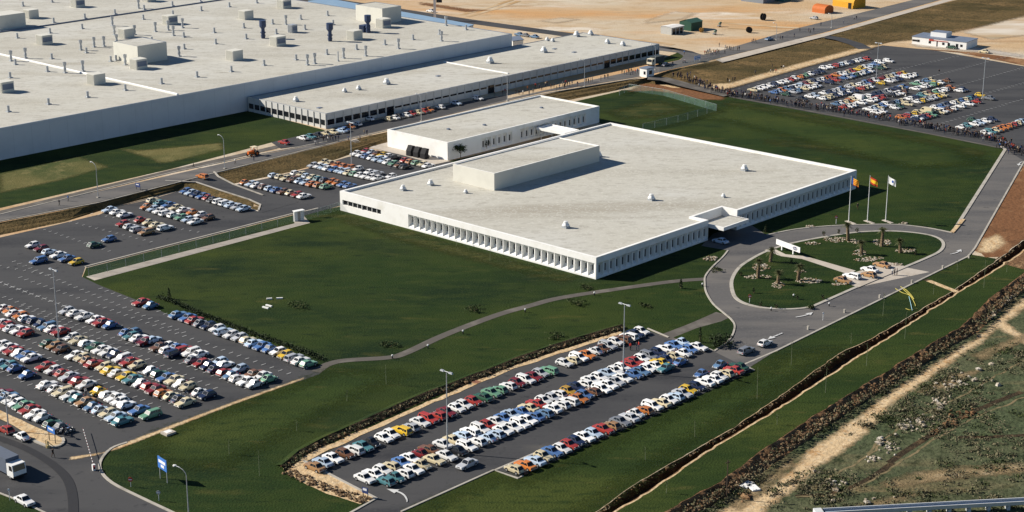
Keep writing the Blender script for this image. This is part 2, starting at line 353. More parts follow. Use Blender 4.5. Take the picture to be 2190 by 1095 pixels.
sheet('tan_soil', ragged(P([(1395, 172), (1425, 170), (1450, 181), (1470, 188), (1440, 188), (1412, 182)]), .5), M['tan_soil'])
# lawns between the hall and the road (on the terrace)
sheet('lawn', P([(-600, 480), (-300, 400), (0, 343), (535, 236), (697, 279), (640, 291), (580, 305), (368, 361), (0, 445), (-500, 560)], PZ), M['lawn'])
soft('dry_lawn', (P([(300, 322), (470, 306), (480, 318), (395, 340), (345, 350), (320, 338), (255, 318)], PZ)), M['lawn_pale'], 3, 1.5)
soft('dry_lawn', (P([(0, 372), (165, 335), (230, 357), (130, 385), (0, 412)], PZ)), M['lawn_pale'], 3, 1.5)
sheet('lawn', ragged(P([(1405, 130), (1450, 112), (1462, 120), (1455, 127), (1410, 138)], PZ), .4), M['lawn'])

# car parks and roads
asph, road = M['asphalt'], M['road']
sheet('car_park', P([(-500, 620), (0, 508), (120, 481), (215, 458), (245, 444), (330, 424), (388, 407), (430, 415), (480, 429), (520, 443), (552, 452), (562, 432), (500, 396), (579, 380), (660, 360), (743, 336), (820, 322), (960, 345), (1000, 352), (735, 438), (640, 464), (628, 458), (182, 571), (175, 592), (210, 609), (300, 645), (375, 680), (560, 750), (690, 789), (684, 800), (640, 816), (500, 862), (430, 886), (260, 952), (222, 970), (213, 987), (217, 1010), (242, 1036), (302, 1067), (374, 1101), (700, 1310), (-900, 1310), (-900, 700)]), asph)
sheet('ramp', P([(400, 383, PZ + .03), (458, 368, PZ + .03), (467, 378, PZ * .92), (500, 395, PZ * .6), (563, 418, .12), (640, 432, .03), (560, 455, .03), (557, 438, .06), (533, 427, .3), (473, 408, PZ * .62), (420, 390, PZ * .95)]), asph)
sheet('car_park', P([(650, 988), (700, 966), (900, 872), (1100, 787), (1330, 713), (1372, 702), (1430, 722), (1527, 752), (1600, 787), (1612, 793), (1116, 1019), (1108, 1024), (1056, 1006), (858, 1095), (780, 1130), (690, 1128), (752, 1095), (805, 1066)]), asph)
RING = [(1527, 752), (1560, 727), (1571, 702), (1566, 686), (1549, 671), (1525, 650), (1510, 625), (1507, 605), (1509, 590), (1525, 570), (1545, 551), (1557, 536)]
TOPR = [(1640, 503), (1700, 491), (1770, 484), (1850, 481), (1920, 481), (1985, 488), (2036, 498)]
ringc = curve(P(RING[:]), 4); topc = curve(P(TOPR), 4)
sheet('road', ringc + P([(1500, 526), (1525, 500), (1600, 477)]) + topc + P([(2150, 320), (2190, 262), (2330, 60), (2420, 100), (2190, 346), (2085, 530), (2072, 548), (1660, 750), (1600, 788)]), road)
sheet('car_park', P([(1545, 193), (1700, 150), (1850, 108), (1887, 97), (2000, 108), (2190, 142), (2420, 180), (2400, 260), (2190, 344), (2150, 320), (1980, 286), (1560, 208)]), asph)
ISL = [(1565, 600), (1567, 625), (1577, 641), (1600, 652), (1640, 660), (1690, 662), (1730, 658), (1752, 650), (1836, 613), (1940, 570), (1985, 551), (2010, 538), (2018, 524), (2010, 512), (1985, 503), (1940, 497), (1890, 495), (1830, 498), (1760, 508), (1690, 522), (1640, 538), (1605, 556), (1580, 574)]
islc = curve(P(ISL), 4, True)
sheet('island_lawn', [p + UP * .1 for p in islc], M['lawn'])
kerb(islc + [islc[0]], .8, .14)
kerb(ringc, .4, .14); kerb(topc, .5, .12)
kerb(P([(2038, 497), (2150, 320), (2142, 314)]), .9, .14); kerb(P([(1560, 207), (1700, 232), (1980, 285), (2146, 318)]), .5, .12, M['path']); kerb(curve(P([(2060, 470), (2045, 488), (2036, 498)]), 3), 1.0, .2, M['tan_soil'], 'verge')
kerb(P([(858, 1095), (1056, 1006), (1108, 1024), (1118, 1018)]), .4, .12); kerb(P([(1660, 751), (2070, 549), (2085, 531), (2190, 346)]), .45, .12)
kerb(P([(720, 1114), (805, 1067), (650, 987)]), .55, .14)
ribbon('gutter', P([(1056, 1006), (1660, 750)]), .45, M['kerb'])
kerb(P([(1601, 787), (1613, 793)]), .4, .14); kerb(P([(1385, 703), (1430, 722)]), .4, .14); kerb(P([(1527, 752), (1516, 747)]), .4, .14)
sheet('forecourt', P([(1785, 601), (1905, 566), (1988, 590 - 8), (1950, 590), (1838, 614)]), M['concrete'])
sheet('parking_apron', [p + UP * .13 for p in P([(1782, 598), (1900, 562), (1925, 568), (1940, 572), (1836, 616)])], M['concrete'])
sheet('lawn', [p + UP * .1 for p in P([(1440, 723), (1490, 703), (1558, 684)])] + [p + UP * .1 for p in curve(P([(1566, 690), (1570, 703), (1558, 727), (1527, 751)]), 4)], M['lawn'])
ribbon('path', curve(P([(1425, 723), (1490, 698), (1549, 672)]), 4), 4.2, M['path'])
ribbon('path', curve(P([(676, 796), (700, 780), (740, 771), (830, 765), (870, 754), (950, 717), (1060, 675), (1130, 655), (1200, 637), (1330, 617), (1440, 602), (1508, 597)]), 5), 2.1, M['path'])
sheet('path', P([(184, 592), (630, 478), (628, 466), (650, 462), (663, 477), (202, 600)]), M['concrete'])
kerb(P([(182, 571), (628, 457), (655, 452), (680, 446)]), .5, .15)
sheet('path', [p + UP * .1 for p in P([(1635, 536), (1652, 531), (1680, 545), (1722, 549), (1830, 580), (1815, 588), (1715, 555), (1670, 549), (1648, 541)])], M['concrete'])
soft('dry_lawn', P([(738, 462), (870, 494), (1000, 532), (1230, 596), (1200, 603), (980, 548), (850, 512), (735, 474)]), M['lawn_worn'], 6, 1.8)
soft('dry_lawn', P([(1560, 216), (1700, 240), (1850, 272), (2110, 325), (2090, 335), (1850, 286), (1690, 252), (1550, 224)]), M['lawn_worn'], 6, 1.8)
soft('dry_lawn', P([(1640, 300), (1760, 305), (1870, 330), (1860, 340), (1740, 318), (1650, 308)]), M['lawn_worn'], 9, 2.2)
soft('dry_lawn', P([(1300, 240), (1400, 215), (1480, 232), (1400, 250), (1330, 255)]), M['lawn_worn'], 9, 2.2)
soft('lawn_patch', P([(900, 1090), (1060, 1020), (1120, 1030), (1600, 810), (1680, 760), (1790, 745), (1690, 815), (1450, 965), (1280, 1075), (1200, 1130), (900, 1130)]), M['lawn_bright'], 9, 2.2)
soft('lawn_patch', P([(1580, 225), (1760, 262), (2050, 318), (2100, 350), (1950, 360), (1750, 310), (1560, 260), (1450, 250)]), M['lawn_bright'], 12, 2.5)
soft('lawn_patch', P([(330, 930), (560, 850), (720, 790), (860, 800), (700, 880), (480, 1000), (330, 990)]), M['lawn_bright'], 9, 2.2)
for a, w_ in (([(985, 32), (1040, 18), (1095, 0)], 2.2), ([(1000, 36), (1050, 22), (1110, 2)], 2.2), ([(1120, 62), (1300, 78), (1440, 96)], 3), ([(1540, 48), (1640, 56), (1735, 62)], 3), ([(1560, 60), (1650, 66), (1700, 64)], 2.5), ([(900, 30), (980, 44), (1080, 58)], 3)):
    ribbon('sand_track', ragged(curve(P(a, PZ), 4), .8, 4, False), w_, M['sand_worn'])
# long straight road past the factory, on the terrace
sheet('road', P([(-500, 590), (0, 472), (210, 432), (460, 368), (730, 300), (1160, 198), (1375, 163), (1440, 147), (1505, 133), (1540, 124), (1760, 70), (2010, 0), (2300, -76), (2700, -180), (2660, -190), (2260, -84), (1985, -8), (1700, 62), (1560, 103), (1505, 117), (1440, 108), (1408, 100), (1408, 108), (1450, 113), (1462, 120), (1455, 128), (1400, 142), (1290, 166), (1085, 211), (830, 272), (700, 304), (640, 316), (560, 331), (0, 457), (-500, 572)], PZ), M['road'])
sheet('road', P([(1408, 102), (1500, 117), (1480, 110), (1250, 84), (1000, 50), (600, -5), (560, -12), (640, -14), (1010, 42), (1300, 82), (1440, 102)], PZ), asph)
ribbon('pavement', P([(-300, 540), (0, 455), (368, 366), (560, 322), (700, 288)], PZ), 3.0, M['path'])
kerb(P([(-300, 530), (0, 459), (368, 369), (560, 329), (700, 303)], PZ), .4, .12)
kerb(P([(-300, 545), (0, 474), (210, 434), (460, 370), (730, 302), (1160, 201), (1370, 166)], PZ), .4, .12)
sheet('pavement', P([(1530, 128), (1700, 85), (1765, 71), (2015, 1), (2300, -74), (2320, -72), (2040, 0), (1765, 78), (1545, 134)], PZ), M['concrete'])
sheet('parking_bay', P([(580, 305), (640, 291), (697, 279), (1000, 217), (1085, 204), (1085, 213), (830, 275), (700, 305), (600, 318)], PZ), asph)
ribbon('path', P([(1765, 79, PZ), (1795, 84, 1.2), (1830, 95, .5), (1852, 106, .1)]), 6, asph, up=.12)
ribbon('path', P([(1385, 168, PZ), (1420, 170, 1.3), (1475, 185, .5), (1560, 205, .1)]), 6, M['path'], up=.15)
kerb(P([(353, 387, PZ), (420, 390, PZ * .95), (473, 408, PZ * .62), (533, 427, .3), (557, 438, .06), (553, 450, 0)]), .5, .15)
kerb(P([(458, 368, PZ), (467, 378, PZ * .92), (500, 395, PZ * .6), (563, 418, .12)]), .5, .18)
sheet('terrace_paving', P([(790, 316), (832, 299), (962, 345), (930, 352), (860, 332)]), M['concrete'])
sheet('sand_strip', ragged(P([(606, 1004), (646, 977), (900, 866), (1100, 782), (1328, 707), (1334, 712), (1100, 789), (900, 874), (652, 988), (803, 1067), (770, 1079), (700, 1056), (650, 1035)]), .35), M['tan_soil'])
soft('sand_strip', P([(225, 968), (262, 950), (500, 860), (650, 808), (650, 811), (500, 865), (264, 957), (215, 972), (150, 985), (150, 978)]), M['tan_soil'], .8, .5)
sheet('sand_island', ragged([p + UP * .15 for p in P([(-60, 860), (0, 880), (46, 900), (80, 917), (134, 939), (136, 947), (126, 955), (106, 958), (97, 953), (73, 944), (48, 924), (29, 912), (0, 900), (-60, 880)])], .2), M['tan_soil'])
kerb([p for p in curve(P([(70, 943), (97, 954), (112, 957), (127, 955), (136, 947), (134, 938)]), 4)], .5, .25)
sheet('lawn', P([(-200, 1030), (0, 1057), (50, 1076), (100, 1100), (-200, 1200)]), M['lawn'])
kerb(P([(-200, 1000), (0, 1056), (50, 1075), (103, 1101)]), .4, .12)
kerb(curve(P([(272, 947), (238, 960), (216, 985), (216, 1008), (241, 1034), (302, 1065), (374, 1099), (500, 1160)]), 4), .5, .14)
ribbon('tyre_track', curve(P([(-40, 925), (40, 953), (100, 985), (140, 1020), (155, 1060), (157, 1120)]), 5), 1.6, simple('tyre_black', (.022, .022, .025), .8))
LAYER[0] = 0
M['field_path'] = mat('field_path', (.20, .155, .085), .95, .1, [(.4, (.09, .085, .04), .45, .62, 6)])
LAYER[0] = 0
# dirt track across the rough field
trk = ragged(P([(2200, 628), (2147, 674), (2080, 728), (1973, 793), (1887, 850), (1830, 895), (1737, 957), (1700, 1000), (1620, 1057), (1500, 1110), (1420, 1150), (1560, 1160), (1633, 1095), (1693, 1050), (1753, 997), (1830, 943), (1903, 870), (1993, 803), (2100, 730), (2135, 700), (2200, 740), (2200, 722), (2152, 690), (2200, 650)], FZ), .7, 1.6)
soft('dirt_track', trk, M['tan_soil'], 2.0, .7)
for a in ([(1900, 990), (1960, 950), (2060, 890), (2185, 838)], [(1700, 1062), (1780, 1055), (1850, 1030), (1910, 990)]):
    ribbon('field_furrow', ragged(curve(P(a, FZ), 4), .3, 1.5, False), 1.3, M['earthdark'])
ribbon('field_furrow', ragged(P([(2050, 936), (2120, 934), (2230, 930)], FZ), .3, 1.5, False), 1.2, M['earthdark'])
for a in ([(1700, 1063), (1780, 1059), (1860, 1030), (1930, 985), (2060, 905), (2190, 850)], [(1850, 970), (1950, 900), (2050, 850), (2190, 770)], [(1760, 1030), (1830, 990), (1900, 940)]):
    ribbon('field_track', ragged(curve(P(a, FZ), 4), .5, 1.2, False), .45, M['field_path'])
ribbon('side_trench', P([(1983, 599), (2046, 624)]), 1.5, M['tan_soil']); ribbon('side_trench', P([(1979, 597), (1986, 600)]), 1.6, M['earthdark'])
LAYER[0] = 60
for p in ([(480, 18), (650, 0), (655, 4), (485, 24)],): pass
soft('pale_soil', P([(1380, 45), (1440, 25), (1490, 28), (1460, 42), (1385, 50)], PZ), M.setdefault('pale_soil', mat('pale_soil', (.47, .38, .27), .95, .1, [(.05, (.58, .52, .44), .50, .66, 8, 3, 1), (.08, (.17, .15, .08), .58, .72, 8, 4, 1), (.09, (.42, .30, .18), .5, .66, 8, 4, 1)])), 5, 2.5)
soft('pale_soil', P([(1150, 45), (1200, 38), (1240, 42), (1190, 50)], PZ), M['pale_soil'], 5, 2.5)
soft('pale_soil', P([(2060, 70), (2190, 20), (2300, 40), (2200, 75), (2120, 85)]), M['pale_soil'], 5, 2.5)
soft('dry_grass', P([(1880, 92), (1960, 70), (2190, 5), (2250, 20), (2110, 55), (1960, 85)]), M['dry_grass'], 6, 3)
soft('brown_soil', P([(900, 5), (1000, 20), (1045, 22), (1000, 26), (900, 10)], PZ), M['red_soil'], 5, 2.5)
soft('pale_soil', P([(1945, 92), (1960, 100), (2050, 108), (2100, 112), (2190, 124), (2190, 118), (2080, 100), (2000, 90)]), M['concrete'], 5, 2.5)
sheet('red_soil', ragged(P([(1960, 104), (2050, 113), (2190, 140), (2250, 146), (2250, 133), (2190, 127), (2080, 112)]), .6, 3), M['red_soil'])

LAYER[0] = 20
for a in ([(1890, 1030), (1960, 1010), (2050, 1000), (2200, 990), (2200, 1010), (2080, 1020), (1960, 1036), (1890, 1045)], [(1820, 1085), (1900, 1065), (1990, 1050), (1900, 1078)], [(1560, 1075), (1640, 1020), (1690, 985), (1700, 995), (1640, 1045), (1580, 1095)], [(2080, 760), (2190, 715), (2190, 730), (2100, 770)], [(1960, 840), (2040, 800), (2100, 790), (2030, 830)]):
    soft('dry_weeds', P(a, FZ), M['dry_straw'], 2.6, .8)
LAYER[0] = 90
# painted bay marks
def ticks(lines, L, step=2.48, z=0.0, w=.13, d=None, cross=False):
    b = MB(); dz = nextz()
    for (p, q) in lines:
        p, q = at(*p, z), at(*q, z); n = int((q - p).length / step); e = (q - p).normalized(); f = Vector((-e.y, e.x, 0))
        for i in range(n + 1):
            c = p + e * step * i + UP * dz
            b.face([c - f * L / 2 - e * w / 2, c + f * L / 2 - e * w / 2, c + f * L / 2 + e * w / 2, c - f * L / 2 + e * w / 2][::-1])
            if cross: b.face([c - e * L / 2 - f * w / 2 + UP * .004, c + e * L / 2 - f * w / 2 + UP * .004, c + e * L / 2 + f * w / 2 + UP * .004, c - e * L / 2 + f * w / 2 + UP * .004])
    o = b.build('road_marking', M['mark']); o['kind'] = 'structure'
def par(p, q, off):
    "the line p-q moved off metres along A"
    return [(P_px(at(*p) + A * off)), (P_px(at(*q) + A * off))]
def P_px(w):
    q = w - Vector((0, 0, CAMH)); z = q.y * CP - q.z * SP; return (CX + F * q.x / z, CY + F * (-q.y * SP - q.z * CP) / z)
LB = ((0, 605), (575, 816)); LC = ((0, 668), (420, 850)); LD = ((0, 755), (300, 895))
T1 = []
for p, q in (LB, LC, LD): T1 += [par(p, q, -5.2), par(p, q, 5.2)]
ticks(T1 + [[(215, 618), (660, 792)], [(30, 560), (400, 715)]], 1.1)
ticks([LB, LC], 1.5, cross=True)
ticks([[(0, 570), (110, 590)], [(60, 480), (240, 540)], [(110, 465), (330, 520)], [(180, 455), (440, 500)]], .9)
FR = [[(1760, 226), (2190, 112)], [(1830, 242), (2190, 145)], [(1910, 256), (2190, 178)], [(1990, 272), (2190, 212)], [(1700, 200), (2120, 92 + 12)]]
ticks(FR, 1.2, 2.5, w=.16)
ticks([[(1560, 196), (1870, 112)]], .9, 6)
def arrow(px, py, ang, s=1.0, bend=0, z=0):
    b = MB(); c = at(px, py, z) + UP * nextz(); d = Vector((math.cos(ang), math.sin(ang), 0)); n = Vector((-d.y, d.x, 0)); pts = []
    for i in range(7):
        t = -2 + 3 * i / 6; pts.append(c + d * t * s + n * bend * ((t - 1) / 3) ** 2 * s * 2)
    for a, e in zip(pts, pts[1:]): b.face([a - n * .17 * s, e - n * .17 * s, e + n * .17 * s, a + n * .17 * s])
    h = pts[-1]; b.face([h - n * .65 * s, h + d * 1.7 * s, h + n * .65 * s])
    o = b.build('road_arrow', M['mark']); o['kind'] = 'structure'
arrow(862, 1056, R(150), 1.2, 1.0); arrow(1722, 676, R(47), 1.1, .4); arrow(1660, 719, R(227), 1.1, 0); arrow(2048, 541, R(60), 1.1, .5); arrow(2180, 350, R(250), 1.1, .3)
# ------------------------------------------------------------------ buildings
class Bld:
    "a rectangular building: u runs along A from the near corner C, v along V"
    def __init__(s, name, C, Lu, Lv, zb, zt, label, cat='building'):
        s.C = Vector((C.x, C.y, 0)); s.Lu, s.Lv, s.zb, s.zt = Lu, Lv, zb, zt
        s.root = empty(name, (C.x, C.y, zb), 0, label, cat)
    def w(s, u, v, z): return s.C + A * u + V * v + UP * z
    def u_at(s, px, py, z): return (at(px, py, z) - s.C).dot(A)
    def v_at(s, px, py, z): return (at(px, py, z) - s.C).dot(V)
    def part(s, name, mb, m, smooth=False, parent=None): 
        o = mb.build(name, m, None, smooth); off = (parent or s.root)
        base = s.root.location
        o.data.transform(__import__('mathutils').Matrix.Translation(-base)); o.parent = off
        return o
def rim(mb, pts, w, z0, z1):
    "parapet round a counter-clockwise outline: top and inner faces"
    k = len(pts); inn = []
    for i in range(k):
        a, b, c = pts[i - 1], pts[i], pts[(i + 1) % k]
        d1 = (b - a).normalized(); d2 = (c - b).normalized(); n1 = Vector((-d1.y, d1.x, 0)); n2 = Vector((-d2.y, d2.x, 0))
        q = (n1 + n2) / (1 + n1.dot(n2)); inn.append(b + q * w)
    for i in range(k):
        j = (i + 1) % k; Z0, Z1 = UP * z0, UP * z1
        mb.face([pts[i] + Z1, pts[j] + Z1, inn[j] + Z1, inn[i] + Z1])
        mb.face([inn[i] + Z1, inn[j] + Z1, inn[j] + Z0, inn[i] + Z0])
    return inn
def shell(B, par, wm, rm, pm, rimw=.5, skip=()):
    "roof and parapet of a plain box, and the walls not in skip (sides: s = v0, e = uL, n = vL, w = u0)"
    o = [B.w(0, 0, 0), B.w(B.Lu, 0, 0), B.w(B.Lu, B.Lv, 0), B.w(0, B.Lv, 0)]
    wl = MB()
    for i, sd in enumerate('senw'):
        if sd in skip: continue
        a, b = o[i], o[(i + 1) % 4]; wl.face([a + UP * B.zb, b + UP * B.zb, b + UP * B.zt, a + UP * B.zt])
    if wl.f: B.part('wall', wl, wm)
    pr = MB(); inn = rim(pr, o, rimw, B.zt - par, B.zt); B.part('parapet', pr, pm)
    rf = MB(); rf.face([p + UP * (B.zt - par) for p in inn]); B.part('roof', rf, rm)
def pockets(B, wl, O, d, n, s0, s1, z0, z1, bay, dep=.85, wz=(1.0, 2.75), wu=(.60, .92), glass=None, ztop=None, zbase=None, mull=.10):
    "row of deep splayed window bays along d from s0 to s1 (O: foot of the wall at s = 0, n: outward); returns window meshes"
    def p(s, z, q=0): return O + d * s + UP * z - n * q
    N = max(1, round((s1 - s0) / bay)); bw = (s1 - s0) / N; wins = []
    wl.face([p(s0, z1), p(s1, z1), p(s1, ztop), p(s0, ztop)]); wl.face([p(s0, zbase), p(s1, zbase), p(s1, z0), p(s0, z0)])
    for i in range(N):
        a = s0 + i * bw + mull / 2; b = a + bw - mull; W = b - a
        wl.face([p(a - mull / 2, z0), p(a, z0), p(a, z1), p(a - mull / 2, z1)]); wl.face([p(b, z0), p(b + mull / 2, z0), p(b + mull / 2, z1), p(b, z1)])
        x0, x1 = a + W * wu[0], a + W * wu[1]; y0, y1 = z0 + wz[0] - .45, z0 + wz[1] - .45
        wl.face([p(a, z0), p(a, z1), p(x0, y1, dep), p(x0, y0, dep)][::-1])
        wl.face([p(b, z0), p(b, z1), p(x1, y1, dep), p(x1, y0, dep)])
        wl.face([p(a, z1), p(b, z1), p(x1, y1, dep), p(x0, y1, dep)][::-1])
        wl.face([p(a, z0), p(b, z0), p(x1, y0, dep), p(x0, y0, dep)])
        g = MB(); g.face([p(x0, y0, dep), p(x1, y0, dep), p(x1, y1, dep), p(x0, y1, dep)])
        B.part('window', g, M['glass'])
def roof_vent(B, px, py, z, s=1.0, dark=False, name='roof_vent'):
    "white cowl on a square kerb"
    c = at(px, py, z); b = MB(); ax = (A, V)
    b.box(c, (1.15 * s, 1.15 * s, .35 * s), ax=ax, m=1)
    h = .35 * s
    def ring(r, zz): return [c + (A * math.cos(t) + V * math.sin(t)) * r + UP * zz for t in [k * math.pi / 5 for k in range(10)]]
    prof = [(.62, h), (.74, h + .08), (.70, h + .2), (.40, h + .62), (.44, h + .70), (.40, h + .88), (.06, h + .96)]
    for (r0, z0), (r1, z1) in zip(prof, prof[1:]):
        r0, r1 = ring(r0 * s, z0 if z0 == h else h + (z0 - h) * s), ring(r1 * s, h + (z1 - h) * s)
        for k in range(10): b.face([r0[k], r0[(k + 1) % 10], r1[(k + 1) % 10], r1[k]])
    return B.part(name, b, [M['whitesteel'], M['steel']])

# --- office building with the splayed window bays
C = at(1275, 551, 5.2)
OB = Bld('office_building', C, 109.3, 86.3, 0, 5.2, 'long flat white office building with splayed window bays and a roof block, behind the roundabout')
u1, u2 = OB.u_at(1514, 470, 5.2), OB.u_at(1574, 449, 5.2); nd = 4.6
wl = MB(); O = OB.w(0, 0, 0)
pockets(OB, wl, O, A, -V, .5, u1, .45, 3.75, 2.1, ztop=5.2, zbase=0, wu=(.76, .95), dep=.95)
pockets(OB, wl, O, A, -V, u2, 109.3 - .5, .45, 3.75, 2.1, ztop=5.2, zbase=0, wu=(.76, .95), dep=.95)
for a, b in ((0, .5), (109.3 - .5, 109.3)): wl.face([OB.w(a, 0, 0), OB.w(b, 0, 0), OB.w(b, 0, 5.2), OB.w(a, 0, 5.2)])
O2 = OB.w(0, 86.3, 0)                                   # west face, running towards the near corner
sb = 86.3 - OB.v_at(869, 449, 5.2) - .6; sw0 = 86.3 - OB.v_at(730, 410, 5.2); sw1 = 86.3 - OB.v_at(806, 434, 5.2) - .3
pockets(OB, wl, O2, -V, -A, sb, 86.3 - .4, .45, 3.75, 2.05, ztop=5.2, zbase=0, wu=(.10, .30), dep=1.3, wz=(1.55, 2.75))
def pw(s, z, q=0): return O2 - V * s + UP * z + A * q
wl.face([pw(86.3 - .4, 0), pw(86.3, 0), pw(86.3, 5.2), pw(86.3 - .4, 5.2)])
zs0, zs1 = 1.7, 3.0
wl.face([pw(sw1, 0), pw(sb, 0), pw(sb, 5.2), pw(sw1, 5.2)]); wl.face([pw(0, 0), pw(sw0, 0), pw(sw0, 5.2), pw(0, 5.2)])
wl.face([pw(sw0, 0), pw(sw1, 0), pw(sw1, zs0), pw(sw0, zs0)]); wl.face([pw(sw0, zs1), pw(sw1, zs1), pw(sw1, 5.2), pw(sw0, 5.2)])
wl.face([pw(sw0, zs0), pw(sw1, zs0), pw(sw1, zs0, .7), pw(sw0, zs0, .7)]); wl.face([pw(sw0, zs1), pw(sw0, zs1, .7), pw(sw1, zs1, .7), pw(sw1, zs1)])
wl.face([pw(sw0, zs0), pw(sw0, zs0, .7), pw(sw0, zs1, .7), pw(sw0, zs1)]); wl.face([pw(sw1, zs0), pw(sw1, zs1), pw(sw1, zs1, .7), pw(sw1, zs0, .7)])
ns = 8; ww = (sw1 - sw0) / ns
for i in range(ns):
    g = MB(); g.face([pw(sw0 + i * ww + .08, zs0, .45), pw(sw0 + (i + 1) * ww - .08, zs0, .45), pw(sw0 + (i + 1) * ww - .08, zs1, .45), pw(sw0 + i * ww + .08, zs1, .45)])
    OB.part('window', g, M['glass'])
    wl.box(pw(sw0 + i * ww, zs0, .4) , (.12, .3 if i % 4 else .7, zs1 - zs0), ax=(V, A))
# other two walls and the entrance recess
wl.face([OB.w(109.3, 0, 0), OB.w(109.3, 86.3, 0), OB.w(109.3, 86.3, 5.2), OB.w(109.3, 0, 5.2)]); wl.face([OB.w(109.3, 86.3, 0), OB.w(0, 86.3, 0), OB.w(0, 86.3, 5.2), OB.w(109.3, 86.3, 5.2)])
wl.face([OB.w(u1, 0, 0), OB.w(u1, nd, 0), OB.w(u1, nd, 5.2), OB.w(u1, 0, 5.2)]); wl.face([OB.w(u2, nd, 0), OB.w(u2, 0, 0), OB.w(u2, 0, 5.2), OB.w(u2, nd, 5.2)])
wl.face([OB.w(u1, nd, 2.9), OB.w(u2, nd, 2.9), OB.w(u2, nd, 5.2), OB.w(u1, nd, 5.2)])
OB.part('wall', wl, M['white'])
for i in range(5):
    a = u1 + (u2 - u1) * i / 5; c = u1 + (u2 - u1) * (i + 1) / 5
    g = MB(); g.face([OB.w(a + .06, nd - .02, .05), OB.w(c - .06, nd - .02, .05), OB.w(c - .06, nd - .02, 2.85), OB.w(a + .06, nd - .02, 2.85)])
    OB.part('glass_door', g, M['glass'])
out = [OB.w(0, 0, 0), OB.w(u1, 0, 0), OB.w(u1, nd, 0), OB.w(u2, nd, 0), OB.w(u2, 0, 0), OB.w(109.3, 0, 0), OB.w(109.3, 86.3, 0), OB.w(0, 86.3, 0)]
pr = MB(); inn = rim(pr, out, .75, 4.65, 5.2); OB.part('parapet', pr, M['white'])
rf = MB(); rf.poly([p + UP * 4.65 for p in inn]); OB.part('roof', rf, M['roof'])
cp = MB()                                               # canopy: low slab with a chamfered rim
c0, c1, v1 = OB.u_at(1533, 492, 4.0), OB.u_at(1592, 466, 4.0), OB.v_at(1533, 492, 4.0); v0 = 1.3; c0 = max(c0, u1 + .4); c1 = min(c1, u2 - .02)
for (z0, z1, e0, e1) in ((3.0, 3.15, .9, 0.0), (3.15, 4.0, 0.0, 0.0)):
    lo = [OB.w(c0 + e0, v1 + e0, z0), OB.w(c1 - e0, v1 + e0, z0), OB.w(c1 - e0, v0, z0), OB.w(c0 + e0, v0, z0)]
    hi = [OB.w(c0 + e1, v1 + e1, z1), OB.w(c1 - e1, v1 + e1, z1), OB.w(c1 - e1, v0, z1), OB.w(c0 + e1, v0, z1)]
    for i in range(4): cp.face([lo[i], lo[(i + 1) % 4], hi[(i + 1) % 4], hi[i]])
    if z0 == 3.0: cp.face(lo[::-1])
    else:
        ins = [OB.w(c0 + .35, v1 + .35, z1), OB.w(c1 - .35, v1 + .35, z1), OB.w(c1 - .35, v0, z1), OB.w(c0 + .35, v0, z1)]
        for i in range(4): cp.face([hi[i], hi[(i + 1) % 4], ins[(i + 1) % 4], ins[i]], 0)
        cp.face([p - UP * .12 for p in ins], 1)
OB.part('canopy', cp, [M['white'], M['roof']])
b = MB(); b.prism([OB.w(u1 + .02, .6, 0), OB.w(u2 - .02, .6, 0), OB.w(u2 - .02, nd - .03, 0), OB.w(u1 + .02, nd - .03, 0)], 2.88, 2.97, 0, 0, True); OB.part('entrance_roof', b, M['roof'])
# roof block
pc = at(1057, 371, 9.25); pu, pv = OB.u_at(1057, 371, 9.25), OB.v_at(1057, 371, 9.25); pL, pW = 42.4, 15.0
o = [OB.w(pu, pv, 0), OB.w(pu + pL, pv, 0), OB.w(pu + pL, pv + pW, 0), OB.w(pu, pv + pW, 0)]
b = MB()
for i in range(4): b.face([o[i] + UP * 4.66, o[(i + 1) % 4] + UP * 4.66, o[(i + 1) % 4] + UP * 9.25, o[i] + UP * 9.25])
pent = OB.part('roof_block', b, M['cream'])
b = MB(); inn = rim(b, o, .3, 9.0, 9.25); OB.part('parapet', b, M['white'], parent=pent)
b = MB(); b.face([p + UP * 9.0 for p in inn]); OB.part('roof', b, M['roof'], parent=pent)
for (x, y, s_) in ((862, 407, 1.15), (921, 396, 1.2), (996, 413, .8), (1210, 487, 1.3), (1393, 428, 1.3), (1547, 422, .8), (1592, 365, 1.35), (1280, 335, 1.3)): roof_vent(OB, x, y, 4.66, s_)

# --- white building behind it
C = at(957, 305, 5.3)
KB = Bld('canteen_building', C, 68.0, 25.2, 0, 5.3, 'white flat roofed building with recessed window bays beside the small crowded car park')
wl = MB(); O = KB.w(0, 0, 0)
ua, ub, uc, ud = KB.u_at(1028, 288, 5.3), KB.u_at(1098, 272, 5.3), KB.u_at(1112, 268, 5.3), KB.u_at(1256, 234, 5.3)
for a, c in ((0, ua), (ub, uc), (ud, 68.0)): wl.face([KB.w(a, 0, 0), KB.w(c, 0, 0), KB.w(c, 0, 5.3), KB.w(a, 0, 5.3)])
pockets(KB, wl, O, A, -V, ua, ub, .6, 4.1, 2.2, ztop=5.3, zbase=0, wu=(.72, .94), dep=.8)
pockets(KB, wl, O, A, -V, uc, ud, .6, 4.1, 2.2, ztop=5.3, zbase=0, wu=(.72, .94), dep=.8)
KB.part('wall', wl, M['white']); shell(KB, .45, M['white'], M['roof'], M['white'], .5, skip='s')
for (x, y) in ((1036, 268), (959, 277), (1158, 231)):
    b = MB(); b.box(at(x, y, 4.86), (.8, .8, .35), ax=(A, V)); KB.part('roof_hatch', b, M['trim'])
